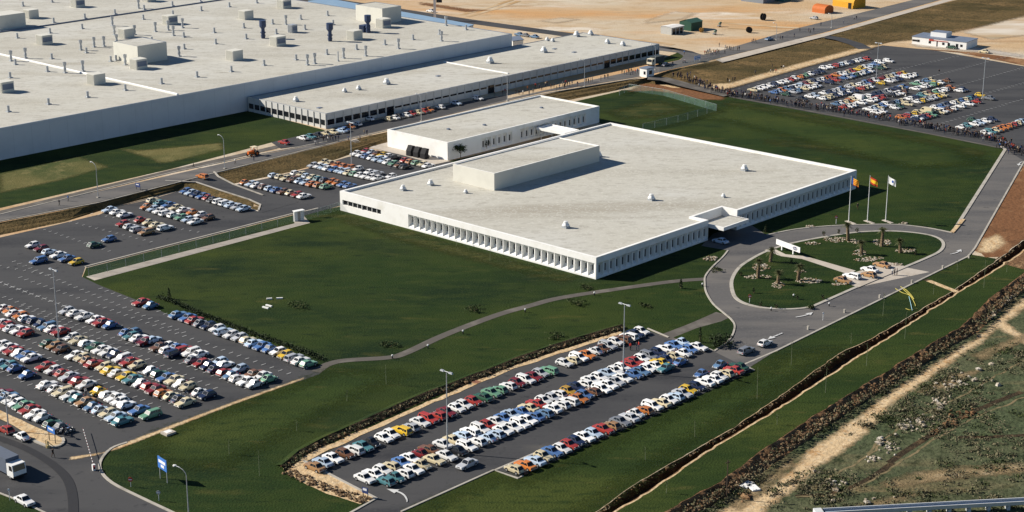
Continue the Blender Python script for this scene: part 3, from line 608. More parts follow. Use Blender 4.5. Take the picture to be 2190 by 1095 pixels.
for k in range(3):                                      # dark open hoods along the loading wall
    c = at(886 + 15 * k, 331 + 3.2 * k, 0); b = MB(); d = A; e = V
    prof = [(-2.1, .0), (-2.1, 1.6), (-1.2, 3.1), (-.2, 2.9), (-.6, 1.5), (-.15, 0)]
    l = [c + d * (x - .3) + e * .95 + UP * z for x, z in prof]; r = [c + d * (x - .3) - e * .95 + UP * z for x, z in prof]
    b.face(l[::-1]); b.face(r)
    for i in range(6): b.face([l[i], l[(i + 1) % 6], r[(i + 1) % 6], r[i]])
    tag(b.build('loading_hood', M['dark']), 'black open loading hood against the white end wall, ' + ('first', 'middle', 'last')[k] + ' of three from the road side', 'loading hood', 'loading hoods against the white wall')
lk = MB()                                               # link roof between the two buildings
l0 = KB.u_at(1118, 270, 3.3)
q = [KB.w(l0, -12.6, 0), KB.w(l0 + 6.5, -12.6, 0), KB.w(l0 + 6.5, -1.2, 0), KB.w(l0, -1.2, 0)]
lk.prism(q, 3.1, 3.5, 0, 0, True); inn = rim(lk, q, .4, 3.51, 3.8)
for i in range(4): lk.face([q[i] + UP * 3.5, q[(i + 1) % 4] + UP * 3.5, q[(i + 1) % 4] + UP * 3.8, q[i] + UP * 3.8])
rt = empty('covered_walkway', KB.w(l0 + 4, -7, 0), 0, 'white covered walkway roof bridging the gap between the two white buildings', 'walkway')
lk.build('roof', M['white'], rt)
for a, c in ((.8, -11), (5.7, -11), (.8, -2.5), (5.7, -2.5)):
    b = MB(); b.cyl(KB.w(l0 + a, c, 0), KB.w(l0 + a, c, 3.1), .12); b.build('column', M['white'], rt)

# --- long low works building on the terrace
LZ = PZ + 4.8
C = at(697, 243, LZ)
LBD = Bld('works_office_building', C, 165.0, 37.4, PZ, LZ, 'very long low panelled building with a grey roof in front of the factory hall')
shell(LBD, .12, M['panel'], M['roof'], M['trim'], .35)
nb = 46; bw = 165.0 / nb; cols = MB()
for i in range(nb + 1):
    u = i * bw
    cols.box(LBD.w(min(max(u, .16), 164.84), -.1, PZ), (.3, .22, 4.75), ax=(A, V))
for i in range(nb):
    u = i * bw
    if i == 7 or i == 20 or i == 37:
        g = MB(); g.box(LBD.w(u + bw / 2, -.05, PZ + .05), (bw - .5, .12, 2.7), ax=(A, V)); LBD.part('door', g, M['glass']); continue
    big = i < 7 or i > 37
    z0, z1 = (1.1, 2.75) if big else (1.9, 2.45)
    g = MB(); g.box(LBD.w(u + bw / 2, -.05, PZ + z0), (bw - .75, .12, z1 - z0), ax=(A, V)); LBD.part('window', g, M['glass'])
for i in range(14):
    v = i * 37.4 / 13
    cols.box(LBD.w(-.1, min(max(v, .16), 37.24), PZ), (.22, .3, 4.75), ax=(A, V))
    if i < 13:
        g = MB(); g.box(LBD.w(-.05, v + 1.44, PZ + 1.1), (.12, 2.3 if i else 1.7, 1.6), ax=(A, V)); LBD.part('window', g, M['glass'])
LBD.part('pilaster', cols, M['panel'])
for (x, y, s_) in ((827, 180, 1.6), (1048, 135, 1.8), (1163, 112, 1.7), (1233, 78, 1.7), (1263, 75, 1.5), (1299, 93, 1.4), (1332, 98, 1.4), (1170, 87, 1.1), (1182, 89, 1.1), (737, 197, 1.1), (767, 192, 1.2), (633, 217, 1.3)): roof_vent(LBD, x, y, LZ - .12, s_)
b = MB(); p, q = at(950, 133, LZ - .1), at(1087, 158, LZ - .1); b.tube([p, q], .35, 6); LBD.part('roof_joint', b, M['whitesteel'])
for (x, y) in ((937, 163), (1186, 105), (1228, 112), (683, 231)):
    b = MB(); b.box(at(x, y, LZ - .12), (1.6, 1.2, .2), ax=(A, V)); LBD.part('roof_hatch', b, M['trim'])

# --- factory hall
HZ = PZ + 9.2
C = at(1095, 72, HZ); HL, HW = 420.0, 300.0
HB = Bld('factory_hall', C - A * HL, HL, HW, PZ, HZ, 'huge grey flat roofed factory hall dotted with vents and roof units')
shell(HB, .15, M['hallwall'], M['roof'], M['trim'], .4)
rz = HZ - .15
def unit(x, y, L=4.3, W=4.0, H=3.4, louv=True, m='cream'):
    "cream box with a louvred dark face; x, y: its near bottom corner"
    c = at(x, y, rz) + A * L / 2 + V * W / 2; b = MB(); b.box(c, (L, W, H), ax=(A, V))
    for i in range(7): b.box(c - A * (L / 2 + .05) + V * (W / 2 - .3 - i * (W - .6) / 6), (.1, .12, H - .1), ax=(A, V))
    o = HB.part('roof_unit', b, M[m])
    if louv:
        g = MB(); g.box(c - V * (W / 2 + .04) + UP * (H * .3), (L * .86, .1, H * .5), ax=(A, V)); HB.part('louvre', g, M['trim'], parent=o)
for (x, y, lv) in ((63, 41, 0), (163, 17, 1), (91, 97, 1), (361, 54, 1), (267, 83, 0), (524, 43, 0), (606, 19, 1), (592, 100, 1), (499, 131, 0), (293, 150, 1), (202, 183, 0), (5, 200, 1), (316, 5, 0), (757, 87, 0), (819, 61, 1)): unit(x, y, louv=bool(lv))
unit(-4, 66, 12, 9, 5.5, False)
unit(625, 71, 2.6, 2.6, 3.0, True, 'steel'); unit(778, 70, 3.4, 2.6, 2.6, False, 'navysteel')
def roofhouse(x, y, L, W, H):
    c = at(x, y, rz); o = [c, c + A * L, c + A * L + V * W, c + V * W]; b = MB()
    for i in range(4): b.face([o[i] + UP * 0, o[(i + 1) % 4], o[(i + 1) % 4] + UP * H, o[i] + UP * H])
    r = HB.part('roof_house', b, M['cream']); b = MB(); inn = rim(b, o, .25, rz + H - .12 - rz, rz + H - rz); HB.part('parapet', b, M['trim'], parent=r)
    b = MB(); b.face([p + UP * (H - .12) for p in inn]); HB.part('roof', b, M['roof'], parent=r)
roofhouse(296, 138, 12.0, 14.0, 6.2); roofhouse(818, 52, 10, 15, 6)
def vent_pipe(x, y, h=1.9, r=.42, hat=False, m='steel'):
    c = at(x, y, rz); b = MB(); b.cyl(c, c + UP * h, r, n=7)
    b.box(c, (r * 3.2, r * 3.2, .25), ax=(A, V))
    if hat: b.cyl(c + UP * (h * .7), c + UP * h, r * 1.5, r * 1.7, n=8); b.cyl(c + UP * (h * .25), c + UP * (h * .45), r * 1.3, n=7)
    HB.part('vent_pipe', b, M[m])
for s_ in '148,40 335,15 345,145 138,175 545,118 738,90 1107,38 1287,12 1472,45 1292,70 1110,98 920,125 528,185 322,213 112,245 1648,20 1750,155 1565,180 1375,210 1180,240 975,270 1385,282 1580,250 1773,218 1957,190 1930,125 2102,100 2138,160 1183,315 555,340 333,378 100,415 305,460 66,500 712,395 1265,495 1485,460 1695,420 1900,385 2098,350 1038,538 805,580 563,625 312,670 55,718 745,388 925,62 1480,700'.split()[:-1]:
    x, y = map(float, s_.split(',')); vent_pipe(x / 3, y / 3)
for s_ in '520,322 605,303 668,298 735,225 750,285 865,224 998,204 1080,194 1113,229 1172,179 1835,158 165,374 72,392 2020,409 805,417 1150,362 722,166 890,54 418,468 533,458 1973,418'.split():
    x, y = map(float, s_.split(',')); vent_pipe(x / 3, y / 3, 3.6, .38, True)
for (x, y, hat) in ((800, 192, 0), (460, 255, 0), (280, 288, 0), (98, 318, 0), (630, 222, 0)): vent_pipe(730 + x / 3, y / 3)
for (x, y, hat) in ((672, 165, 1), (15, 374, 1), (367, 313, 1), (643, 264, 1), (157, 360, 1)): vent_pipe(730 + x / 3, y / 3, 3.6, .36, True)
vent_pipe(2170 / 3, 393 / 3, 3.4, .22)
for (x, y) in ((563, 82), (706, 88), (787, 70)):
    c = at(x, y, rz); b = MB(); b.cyl(c, c + UP * 1.2, .7, .9, 9); b.cyl(c + UP * 1.2, c + UP * 3.6, .75, .65, 9); b.cyl(c + UP * 3.6, c + UP * 4.4, .65, 1.25, 10); b.cyl(c + UP * 4.4, c + UP * 6.6, 1.25, 1.25, 10); b.cyl(c + UP * 2.0, c + UP * 2.4, 1.0, n=9)
    HB.part('cyclone_stack', b, M['navysteel'])
b = MB(); b.tube([at(0, 116, rz + .2), at(380, 202, rz + .2)], .38, 6); HB.part('roof_joint', b, M['whitesteel'])
b = MB(); b.tube([at(-40, 74, rz + .2), at(60, 60, rz + .2), at(470, 0, rz + .2), at(560, -13, rz + .2)], .3, 6); HB.part('roof_joint', b, M['trim'])
# low blue-roofed bay along the far side of the hall
def lowroof(name, pts, h, m, label):
    q = P(pts, PZ + h); 
    if (q[1] - q[0]).cross(q[2] - q[0]).z < 0: q.reverse()
    rt = empty(name, (q[0].x, q[0].y, PZ), 0, label, 'building'); b = MB(); b.prism(q, PZ, PZ + h - .3, 0); b.build('wall', M['panel'], rt)
    b = MB(); b.prism([p + (p - (q[0] + q[2]) / 2).normalized() * .4 for p in q], PZ + h - .3, PZ + h, 0, 0, True); b.build('roof', m, rt)
lowroof('blue_roofed_annex', [(1012, 52), (998, 57), (846, 34), (660, 2), (700, -4)], 7.2, M['blueroof'], 'low annex with a light blue sheet roof along the factory hall')
lowroof('small_annex', [(1097, 87), (1119, 84), (1110, 76), (1092, 79)], 4.0, M['trim'], 'small grey annex tucked between factory hall end and long low building')

# --- gatehouse, house and sheds
def small_house(name, corner, du, dv, h, zb, label, rot=None, wm='white', rm='trim', openings=()):
    rt = empty(name, corner, 0, label, 'building'); ax = (A, V) if rot is None else (Vector((math.cos(rot), math.sin(rot), 0)), Vector((-math.sin(rot), math.cos(rot), 0)))
    x, y = ax; c = Vector(corner)
    q = [c, c + x * du, c + x * du + y * dv, c + y * dv]; b = MB(); b.prism(q, zb, zb + h); b.build('wall', M[wm], rt)
    cc = (q[0] + q[2]) / 2; b = MB(); b.prism([p + (p - cc).normalized() * .25 for p in q], zb + h + .002, zb + h + .2, 0, 0, True); b.build('roof', M[rm], rt)
    for (face, s, w, z0, z1, nm) in openings:
        b = MB(); o_, d_, n_ = {'s': (c, x, -y), 'w': (c + y * dv, -y, -x), 'e': (c + x * du, y, x)}[face]
        b.box(o_ + d_ * s + UP * (zb + z0 - c.z + c.z) - UP * c.z + n_ * .02, (w, .1, z1 - z0), ax=(d_, n_)); b.build(nm, M['glass'], rt)
    return rt, x, y
small_house('gatehouse', at(1383, 166, PZ), 4.2, 3.2, 3.0, PZ, 'small white cube gatehouse with one window at the crowded gate', openings=(('w', 2.2, .8, 1.0, 2.1, 'window'), ('s', 2.1, 1.6, .9, 2.2, 'window')))
hc = at(1950, 94, 0); he = at(2066, 107, 0); ha = math.atan2(he.y - hc.y, he.x - hc.x); hl = (he - hc).length
hr, hx, hy = small_house('roadside_house', hc, hl, 11, 2.9, 0, 'white single storey house with a red sign beyond the far car park', ha,
    openings=tuple(('s', hl * s, w, z0, z1, nm) for s, w, z0, z1, nm in ((.05, 2.0, 1.2, 1.9, 'window'), (.12, .9, 1.1, 2.0, 'window'), (.33, .9, 1.0, 1.9, 'window'), (.58, .9, 1.0, 1.9, 'window'), (.68, .9, .1, 2.0, 'door'), (.83, .9, .1, 2.0, 'door'), (.91, .9, 1.0, 1.9, 'window'), (.465, .4, .1, 2.1, 'door'))))
b = MB(); q0 = hc + hx * hl * .26 + hy * 4; b.prism([q0, q0 + hx * hl * .29, q0 + hx * hl * .29 + hy * 5.5, q0 + hy * 5.5], 3.1, 4.9, 0, 1); b.build('upper_block', [M['white'], M['trim']], hr)
b = MB(); b.box(hc + hx * hl * .355 - hy * .08 + UP * 2.05, (1.8, .1, .7), ax=(hx, hy)); b.box(hc + hx * hl * .53 - hy * .08 + UP * 2.2, (hl * .27, .1, .25), ax=(hx, hy)); b.build('red_sign', simple('sign_red', (.42, .06, .035)), hr)
def barrel_shed(name, p, q, W, H, zb, colour, label, gable=None):
    p, q = Vector(p), Vector(q); d = (q - p).normalized(); n = Vector((-d.y, d.x, 0)); rt = empty(name, p, 0, label, 'shed'); b = MB(); g = MB(); k = 10
    prof = [(-W / 2, 0)] + [(-W / 2 * math.cos(math.pi * i / k), H * .5 + H * .5 * math.sin(math.pi * i / k)) for i in range(k + 1)] + [(W / 2, 0)]
    a = [p + n * x + UP * z for x, z in prof]; c = [q + n * x + UP * z for x, z in prof]
    for i in range(len(a) - 1): b.face([a[i], c[i], c[i + 1], a[i + 1]][::-1])
    b.build('roof', simple(name + '_skin', colour, .7), rt, False); g.face(a); g.face(c[::-1]); g.build('end_wall', simple(name + '_end', gable or tuple(x * .9 for x in colour), .7), rt)
    return rt, d, n
barrel_shed('orange_hut', at(1746, 24, PZ), at(1773, 28, PZ), 6, 3.4, PZ, (.48, .13, .03), 'orange ribbed barrel roofed hut on the sandy ground')
yr, yd, yn = barrel_shed('yellow_hut', at(1793, 10, PZ), at(1838, 17, PZ), 8, 5.0, PZ, (.58, .30, .02), 'yellow barrel roofed hut beside the straight far road')
b = MB(); b.box(at(1830, 17, PZ) - yn * 4.05, (1.8, .12, 2.6), ax=(yd, yn)); b.build('door', M['glass'], yr)
def gable_shed(name, corner, L, W, H, rise, wc, rc, label, rot):
    x, y = Vector((math.cos(rot), math.sin(rot), 0)), Vector((-math.sin(rot), math.cos(rot), 0)); c = Vector(corner); rt = empty(name, c, 0, label, 'shed')
    q = [c, c + x * L, c + x * L + y * W, c + y * W]; b = MB()
    for i in range(4): b.face([q[i], q[(i + 1) % 4], q[(i + 1) % 4] + UP * H, q[i] + UP * H])
    for e in (0, L): 
        t = [c + x * e + UP * H, c + x * e + y * W + UP * H, c + x * e + y * W / 2 + UP * (H + rise)]; b.face(t if e else t[::-1])
    b.build('wall', simple(name + '_wall', wc), rt); b = MB()
    r0, r1 = c - x * .2 + y * W / 2 + UP * (H + rise + .06), c + x * (L + .2) + y * W / 2 + UP * (H + rise + .06)
    e0, e1, e2, e3 = (c - x * .2 - y * .3 + UP * (H - .02), c + x * (L + .2) - y * .3 + UP * (H - .02), c + x * (L + .2) + y * (W + .3) + UP * (H - .02), c - x * .2 + y * (W + .3) + UP * (H - .02))
    b.face([e0, e1, r1, r0]); b.face([r0, r1, e2, e3]); b.build('roof', simple(name + '_roof', rc), rt); return rt, x, y
gable_shed('green_shed', at(1478, 67, PZ), 7.5, 6, 3.4, 1.0, (.02, .07, .045), (.05, .12, .085), 'dark green gabled shed behind the white shed on the sandy ground', R(47.3))
ws, wx, wy = gable_shed('white_shed', at(1436, 75, PZ), 8.0, 5.5, 2.9, .25, (.42, .42, .40), (.72, .70, .66), 'pale shed with a white roof and open front on the sandy ground', R(47.3))
for i in range(3):
    b = MB(); b.box(at(1436, 75, PZ) + wx * (1.6 + 2.4 * i) - wy * .03, (1.7, .1, 2.2), ax=(wx, wy)); b.build('opening', M['glass'], ws)
gable_shed('grey_shed', at(1632, 8, PZ), 9, 12, 4.0, 1.2, (.20, .22, .25), (.30, .33, .37), 'large grey shed at the top edge of the sandy ground', R(47.3))
gable_shed('teal_shed', at(1676, 4, PZ), 6, 5, 3.4, .8, (.05, .15, .13), (.10, .24, .21), 'teal shed beside the large grey shed', R(47.3))
# ------------------------------------------------------------------ cars
PAINT = {'w': ('white', (.80, .79, .77)), 'c': ('cream', (.62, .53, .34)), 's': ('silver', (.46, .47, .49)), 'g': ('grey', (.17, .18, .20)), 't': ('tan', (.36, .20, .085)),
 'b': ('blue', (.075, .16, .36)), 'l': ('pale blue', (.44, .54, .66)), 'n': ('navy', (.012, .022, .065)), 'k': ('black', (.012, .013, .018)), 'r': ('red', (.36, .035, .025)),
 'd': ('dark red', (.17, .012, .016)), 'o': ('orange', (.50, .16, .03)), 'y': ('yellow', (.62, .40, .025)), 'e': ('mint green', (.15, .32, .20)), 'f': ('dark green', (.022, .075, .042)),
 'q': ('teal', (.075, .21, .235)), 'm': ('mustard', (.42, .24, .022)), 'u': ('brown', (.17, .075, .035)), 'x': ('steel blue', (.10, .19, .32))}
def paint(nm, c):
    m = bpy.data.materials.new('paint_' + nm.replace(' ', '_')); m.use_nodes = True; N, L = m.node_tree.nodes, m.node_tree.links; b = N['Principled BSDF']
    b.inputs['Roughness'].default_value = .42; b.inputs['Coat Weight'].default_value = .35; b.inputs['Coat Roughness'].default_value = .1
    oi = N.new('ShaderNodeObjectInfo'); hs = N.new('ShaderNodeHueSaturation'); hs.inputs['Color'].default_value = (*c, 1)
    mr = N.new('ShaderNodeMapRange'); mr.inputs['To Min'].default_value = .82; mr.inputs['To Max'].default_value = 1.14; L.new(oi.outputs['Random'], mr.inputs['Value']); L.new(mr.outputs['Result'], hs.inputs['Value'])
    L.new(hs.outputs['Color'], b.inputs['Base Color']); return m
PM = {k: paint(*v) for k, v in PAINT.items()}
SPEC = {  # length, width, roof z, belt z, roof half width, stations (x, top z, floor z, width), windscreen base, rear base, roof front, roof rear
 'hatchback': (3.6, 1.56, 1.38, .86, .54, [(1.80, .52, .34, .88), (1.72, .68, .24, .96), (1.15, .79, .2, 1), (.62, .86, .2, 1), (-.9, .88, .2, 1), (-1.5, .86, .22, .98), (-1.73, .80, .26, .95), (-1.80, .6, .36, .9)], .66, -1.70, .12, -1.22),
 'saloon': (4.15, 1.6, 1.42, .88, .56, [(2.07, .58, .36, .9), (1.98, .74, .25, .97), (1.3, .81, .2, 1), (.72, .88, .2, 1), (-1.1, .90, .2, 1), (-1.35, .90, .2, 1), (-1.98, .84, .26, .96), (-2.07, .62, .36, .9)], .74, -1.36, .22, -.88),
 'estate_car': (4.25, 1.6, 1.44, .88, .57, [(2.12, .58, .36, .9), (2.03, .74, .25, .97), (1.4, .81, .2, 1), (.86, .88, .2, 1), (-1.5, .90, .2, 1), (-2.0, .88, .24, .98), (-2.12, .62, .36, .9)], .88, -2.06, .38, -1.80),
 'small_round_car': (3.55, 1.46, 1.46, .90, .50, [(1.77, .42, .34, .74), (1.66, .64, .24, .86), (1.3, .80, .2, .96), (.75, .90, .2, 1), (-.7, .94, .2, 1), (-1.25, .88, .2, .97), (-1.62, .68, .24, .86), (-1.77, .44, .34, .72)], .74, -1.16, .28, -.58)}
def car_template(kind):
    Lc, Wc, rz_, bz, rh, st, wb, rb, rf, rr = SPEC[kind]; hw = Wc / 2; B = MB()
    def ring(s):
        x, zt, zb, k = s; h = hw * k; m = zb + (zt - zb) * .62
        return [Vector((x, y * sg, z)) for sg, q in ((-1, ((h * .9, zb), (h * .98, zb + .1), (h, m), (h * .95, zt - .03), (h * .86, zt))), (1, ((h * .86, zt), (h * .95, zt - .03), (h, m), (h * .98, zb + .1), (h * .9, zb)))) for y, z in q]
    rings = [ring(s) for s in st]
    for a, b in zip(rings, rings[1:]):
        for i in range(len(a)):
            j = (i + 1) % len(a); B.face([a[i], a[j], b[j], b[i]][::-1], 3 if i == 9 else 0)
    B.face(rings[0][::-1]); B.face(rings[-1])
    # cabin
    hb = hw * .90
    def top(x): 
        for a, b in zip(st, st[1:]):
            if b[0] <= x <= a[0]: return b[1] + (a[1] - b[1]) * (x - b[0]) / (a[0] - b[0]) - .012
        return bz
    def side(sg): return [Vector((wb, hb * sg, top(wb))), Vector((rb, hb * sg, top(rb))), Vector((rr, rh * sg, rz_ - .05)), Vector((rf, rh * sg, rz_ - .05))]
    l, r = side(1), side(-1)
    xm = (wb + rb) / 2; lm, rm = Vector((xm, hb * 1.01, top(xm))), Vector((xm, -hb * 1.01, top(xm)))
    B.face([l[0], l[3], l[2], l[1], lm]); B.face([r[0], rm, r[1], r[2], r[3]])
    B.face([r[0], r[3], l[3], l[0]]); B.face([l[1], l[2], r[2], r[1]])
    c0, c1 = Vector((rf - .12, 0, rz_)), Vector((rr + .12, 0, rz_)); a0, a1, a2, a3 = (Vector((c.x, s * rh * .8, rz_ - .008)) for c, s in ((c0, 1), (c1, 1), (c1, -1), (c0, -1)))
    B.face([l[3], a0, a1, l[2]]); B.face([r[2], a2, a3, r[3]]); B.face([a3, a0, l[3], r[3]]); B.face([l[2], a1, a2, r[2]]); B.face([a0, a3, a2, a1])
    # bumpers, grille, lamps
    x0, x1 = st[0][0], st[-1][0]
    B.box((x0 + .01, 0, .36), (.12, Wc * .95, .13), m=1); B.box((x1 - .01, 0, .38), (.12, Wc * .95, .13), m=1)
    for s in (-1, 1):
        B.cyl((x0 - .08, s * hw * .62, .60), (x0 + .012, s * hw * .62, .60), .105, n=8, m=2); B.box((x1 + .02, s * hw * .68, .58), (.06, .26, .12), m=4)
    if kind != 'small_round_car': B.box((x0 + .0, 0, .53), (.02, hw * .8, .14), m=3)
    for x in (SPEC[kind][0] * .31, -SPEC[kind][0] * .31):
        for s in (-1, 1): B.cyl((x, s * hw * .9, .33), (x, s * (hw + .004), .33), .345, n=12, m=3)
    body = B.build(kind, [PM['w'], M['chrome'], M['lamp'], M['dark'], M['tail']], link=False)
    def pane(name, q, u0, u1, v0, v1, more=()):
        g = MB(); n = (q[1] - q[0]).cross(q[3] - q[0]).normalized() * .014
        for (a, b, c, d) in ((u0, u1, v0, v1),) + tuple(more):
            f = lambda u, v: q[0].lerp(q[1], u).lerp(q[3].lerp(q[2], u), v) + n
            g.face([f(a, c), f(b, c), f(b, d), f(a, d)])
        o = g.build(name, M['glass'], link=False); o.parent = body; return o
    kids = [pane('windscreen', [r[0], l[0], l[3], r[3]], .04, .96, .05, .96), pane('rear_window', [l[1], r[1], r[2], l[2]], .06, .94, .10, .93)]
    sp = .52; third = ((.72, .93, .12, .84),) if kind == 'estate_car' else ()
    e1 = .68 if third else .90
    rev = lambda t: (1 - t[1], 1 - t[0], t[2], t[3])
    ps = [(.09, sp - .02, .10, .86), (sp + .02, e1, .10, .86)] + list(third)
    kids += [pane('side_window', [l[0], l[1], l[2], l[3]], *ps[0], ps[1:]), pane('side_window', [r[1], r[0], r[3], r[2]], *rev(ps[0]), [rev(t) for t in ps[1:]])]
    wm = MB(); wm.cyl((0, -.085, 0), (0, .085, 0), .29, n=14, m=0); wm.cyl((0, -.092, 0), (0, .092, 0), .17, n=10, m=1)
    w0 = wm.build('wheel', [M['dark'], M['chrome']], link=False); first = True
    for x in (Lc * .31, -Lc * .31):
        for s in (-1, 1):
            w = w0 if first else w0.copy(); first = False; w.location = (x, s * (hw - .06), .29); w.parent = body; kids.append(w)
    return body, kids
TPL = {k: car_template(k) for k in SPEC}
USED = {k: False for k in SPEC}
KINDS = ['hatchback'] * 9 + ['saloon'] * 8 + ['estate_car'] * 2 + ['small_round_car'] * 3
LET = {'h': 'hatchback', 'a': 'saloon', 'v': 'estate_car', 'i': 'small_round_car'}
def add_car(kind, col, p, ang, label, group=None):
    body, kids = TPL[kind]; top = body.copy(); COL.objects.link(top); top.location = p; top.rotation_euler.z = ang
    top.material_slots[0].link = 'OBJECT'; top.material_slots[0].material = PM[col]
    tag(top, label, 'car', group)
    for k in kids:
        c = k.copy(); COL.objects.link(c); c.parent = top
    return top
ORD = 'first second third fourth fifth sixth seventh eighth ninth tenth eleventh twelfth thirteenth fourteenth fifteenth sixteenth seventeenth eighteenth nineteenth twentieth'.split()
TENS = ['', '', 'twenty', 'thirty']
def ordinal(n): return ORD[n - 1] if n <= 20 else ('thirtieth' if n == 30 else TENS[n // 10] + '-' + ORD[n % 10 - 1])
NICE = {'hatchback': 'hatchback', 'saloon': 'saloon', 'estate_car': 'estate car', 'small_round_car': 'small round car'}
CH = .62                                     # height of a car's visual centre
def spaced(ts, gap):
    ts = list(ts)
    for _ in range(60):
        for i in range(len(ts) - 1):
            d = ts[i + 1] - ts[i]
            if d < gap: ts[i] -= (gap - d) / 2; ts[i + 1] += (gap - d) / 2
    return ts
NCAR = [0]
def car_row(p, q, entries, head, where, end, flip=.3, group=None):
    "entries: letter(s) + x pixel; cars stand on the line p-q, nose along head unless flipped"
    a, b = at(*p, CH), at(*q, CH); d = (b - a); L = d.length; d.normalize(); it = []
    for e in entries.split():
        k = 2 if e[1].isalpha() else 1; x = float(e[k:]); y = p[1] + (q[1] - p[1]) * (x - p[0]) / (q[0] - p[0])
        it.append([(at(x, y, CH) - a).dot(d), e[0], LET[e[1]] if k == 2 else rnd.choice(KINDS)])
    it.sort(key=lambda r: r[0])
    ts = spaced([r[0] for r in it], 2.12)
    for i, (t, r) in enumerate(zip(ts, it)):
        w = a + d * t + head * rnd.uniform(-.25, .25); w.z = .03
        h = head if rnd.random() > flip else -head
        ang = math.atan2(h.y, h.x) + R(rnd.gauss(0, 2.0))
        nb = it[i + 1] if i + 1 < len(it) else it[i - 1]
        lab = f"{PAINT[r[1]][0]} {NICE[r[2]]}, {ordinal(i + 1)} from the {end} of {where}"; ext = f", beside a {PAINT[nb[1]][0]} one"
        if len((lab + ext).split()) <= 16: lab += ext
        add_car(r[2], r[1], w, ang, lab, group or 'cars in ' + where)
        NCAR[0] += 1
# lower car park, cars nose out across the rows (V) -- north row under the bank, middle double row, roadside row
car_row((671, 997), (1372, 709), 't671a l692a w713 u740 w756v q775 k795 w821 w837 y859 s877 w901 r917 r938 d953 w978 w990 r1012 f1032 e1056 e1066 w1089 d1107 w1124 d1139 s1156 e1172 w1208 c1225 wv1237 o1253a w1273 u1285 s1300 w1319 u1332 w1349 n1359 w1372'.replace('t671a', 'ta671').replace('l692a', 'la692').replace('w756v', 'wv756').replace('o1253a', 'oa1253'), -V, 'the bank row', 'sandy end', .35)
car_row((785, 1019), (1457, 731), 'wa785 wa798 w813 ch837 b858 wa877 d900 ua919 w947 c968 l993 wv1005 wv1029 r1045 w1058 b1077 l1092 bi1113 c1129 r1151 w1164 s1178 w1196 mh1214 n1233 w1249 w1265 w1282 l1301 w1314 w1330 r1345 r1359 w1374 g1389 n1407 w1424 b1441 l1457', -V, 'the middle bank-side row', 'sandy end', .4)
car_row((829, 1027), (1491, 741), 'qh829 q848 wh862 w881 c904 ca930 wa953 k978 wv999 w1022 li1041 l1064 w1079 w1095 w1109 w1125 b1143 x1164 w1183 w1202 w1219 oa1237 b1251 uh1270 wv1283 wa1301 s1317 wa1334 b1354 x1369 w1384 w1399 y1412 n1426 c1442 w1460 b1477 wa1491', -V, 'the middle road-side row', 'sandy end', .4)
car_row((1102, 1003), (1581, 784), 'ch1102 oa1122 l1143 c1163 b1183 w1200 r1217 n1233 w1251 l1270 ra1290 t1307 g1326 s1345 wi1361 oh1378 w1397 c1413 w1430 l1443 s1457 yh1473 n1490 wa1508 w1524 w1538 c1551 r1567 f1581', -V, 'the roadside row', 'kerb corner', .5)
# western car park, rows running along V, cars across them
car_row((382, 672), (661, 777), 'x382 b401 ra415 gi431 n446 wh463 l479 wh496 s512 ch529 la544 b561 bi577 wh594 yh611 sv628 wa644 e661', -A, 'the hedge row', 'far end', .35)
car_row((144, 664), (575, 809), 's144 wa161 wa180 w203 r218 bi236 x283 lh328 w367 b380 r392 w406 wa424 l469 w484 l513 u546 w560 e575', -A, 'the second hedge-side row', 'far end', .3)
car_row((268, 712), (542, 822), 'bi268 q282 wa296 d312 u341 wh359 n374 gi411 rh429 ni444 ni460 rh479 xi494 wh509 w526 wi542', -A, 'the second lane-side row', 'far end', .4)
car_row((10, 659), (441, 843), 'w10 o22 w34 o46 w59 n74 n88 xv101 w114 r128 w154 c169 w186 f203 w217 w230 n244 wv261 r278 c294 wi322 f340 b357 c370 wi388 c402 wi430 n443', -A, 'the third hedge-side row', 'picture edge', .25)
car_row((3, 691), (397, 860), 'w3 r14 s27 w40 r53 f104 t116 u131 w162 c175 t188 ra203 c221 y237 w252 y269 q282 w302 r319 da333 oh350 ci366 ni382 ca397', -A, 'the third lane-side row', 'picture edge', .25)
car_row((5, 738), (320, 887), 'w3 w16 r29 w42 b52 wa64 ra99 w116 r132 s147 ra167 wa184 yi212 w230 wa244 w258 w272 b298 e320', -A, 'the fourth hedge-side row', 'picture edge', .25)
car_row((7, 776), (273, 905), 'l7 q18 b31 bi59 wa102 wi121 cv135 w151 qi165 ta180 xi199 l214 c229 la245 qa262', -A, 'the fourth lane-side row', 'picture edge', .25)
car_row((5, 842), (127, 914), 'd3 x14 w26 w37 e49 r62 wa77 w90 f113 gi127', -A, 'the sand island row', 'picture edge', .25)
def one(kind, col, x, y, d, label, z=0.0):
    p = at(x, y, z + CH); p.z = z + .03; NCAR[0] += 1; add_car(kind, col, p, math.atan2(d.y, d.x), label)
one('saloon', 'r', 302, 646, -A, 'dark red saloon standing alone with a grey car short of the hedge row'); one('small_round_car', 'x', 322, 653, -A, 'grey blue rounded car parked with one red saloon short of the hedge row')
one('saloon', 's', 999, 992, -A, 'silver saloon driving alone along the lane of the lower car park')
one('saloon', 'q', 1423, 787, -A, 'small teal saloon turning in the lane beside a round blue car'); one('small_round_car', 'b', 1455, 774, A, 'round pale blue car seen from behind in the lower car park lane')
one('small_round_car', 'b', 1500, 799, -A, 'deep blue round car stopped on the lane beside the roadside row'); one('small_round_car', 'x', 1540, 780, -A, 'mid blue round car stopped near the upper end of the roadside row')
one('estate_car', 'g', 1596, 749, A, 'grey car leaving along the road behind a white one'); one('hatchback', 'w', 1636, 733, A, 'white car with a dark roof leading a grey car up the road')
one('saloon', 't', 1803, 599, -V, 'gold saloon at the kerb end of the roundabout forecourt'); one('estate_car', 'w', 1822, 590, V, 'white estate car between gold cars on the roundabout forecourt')
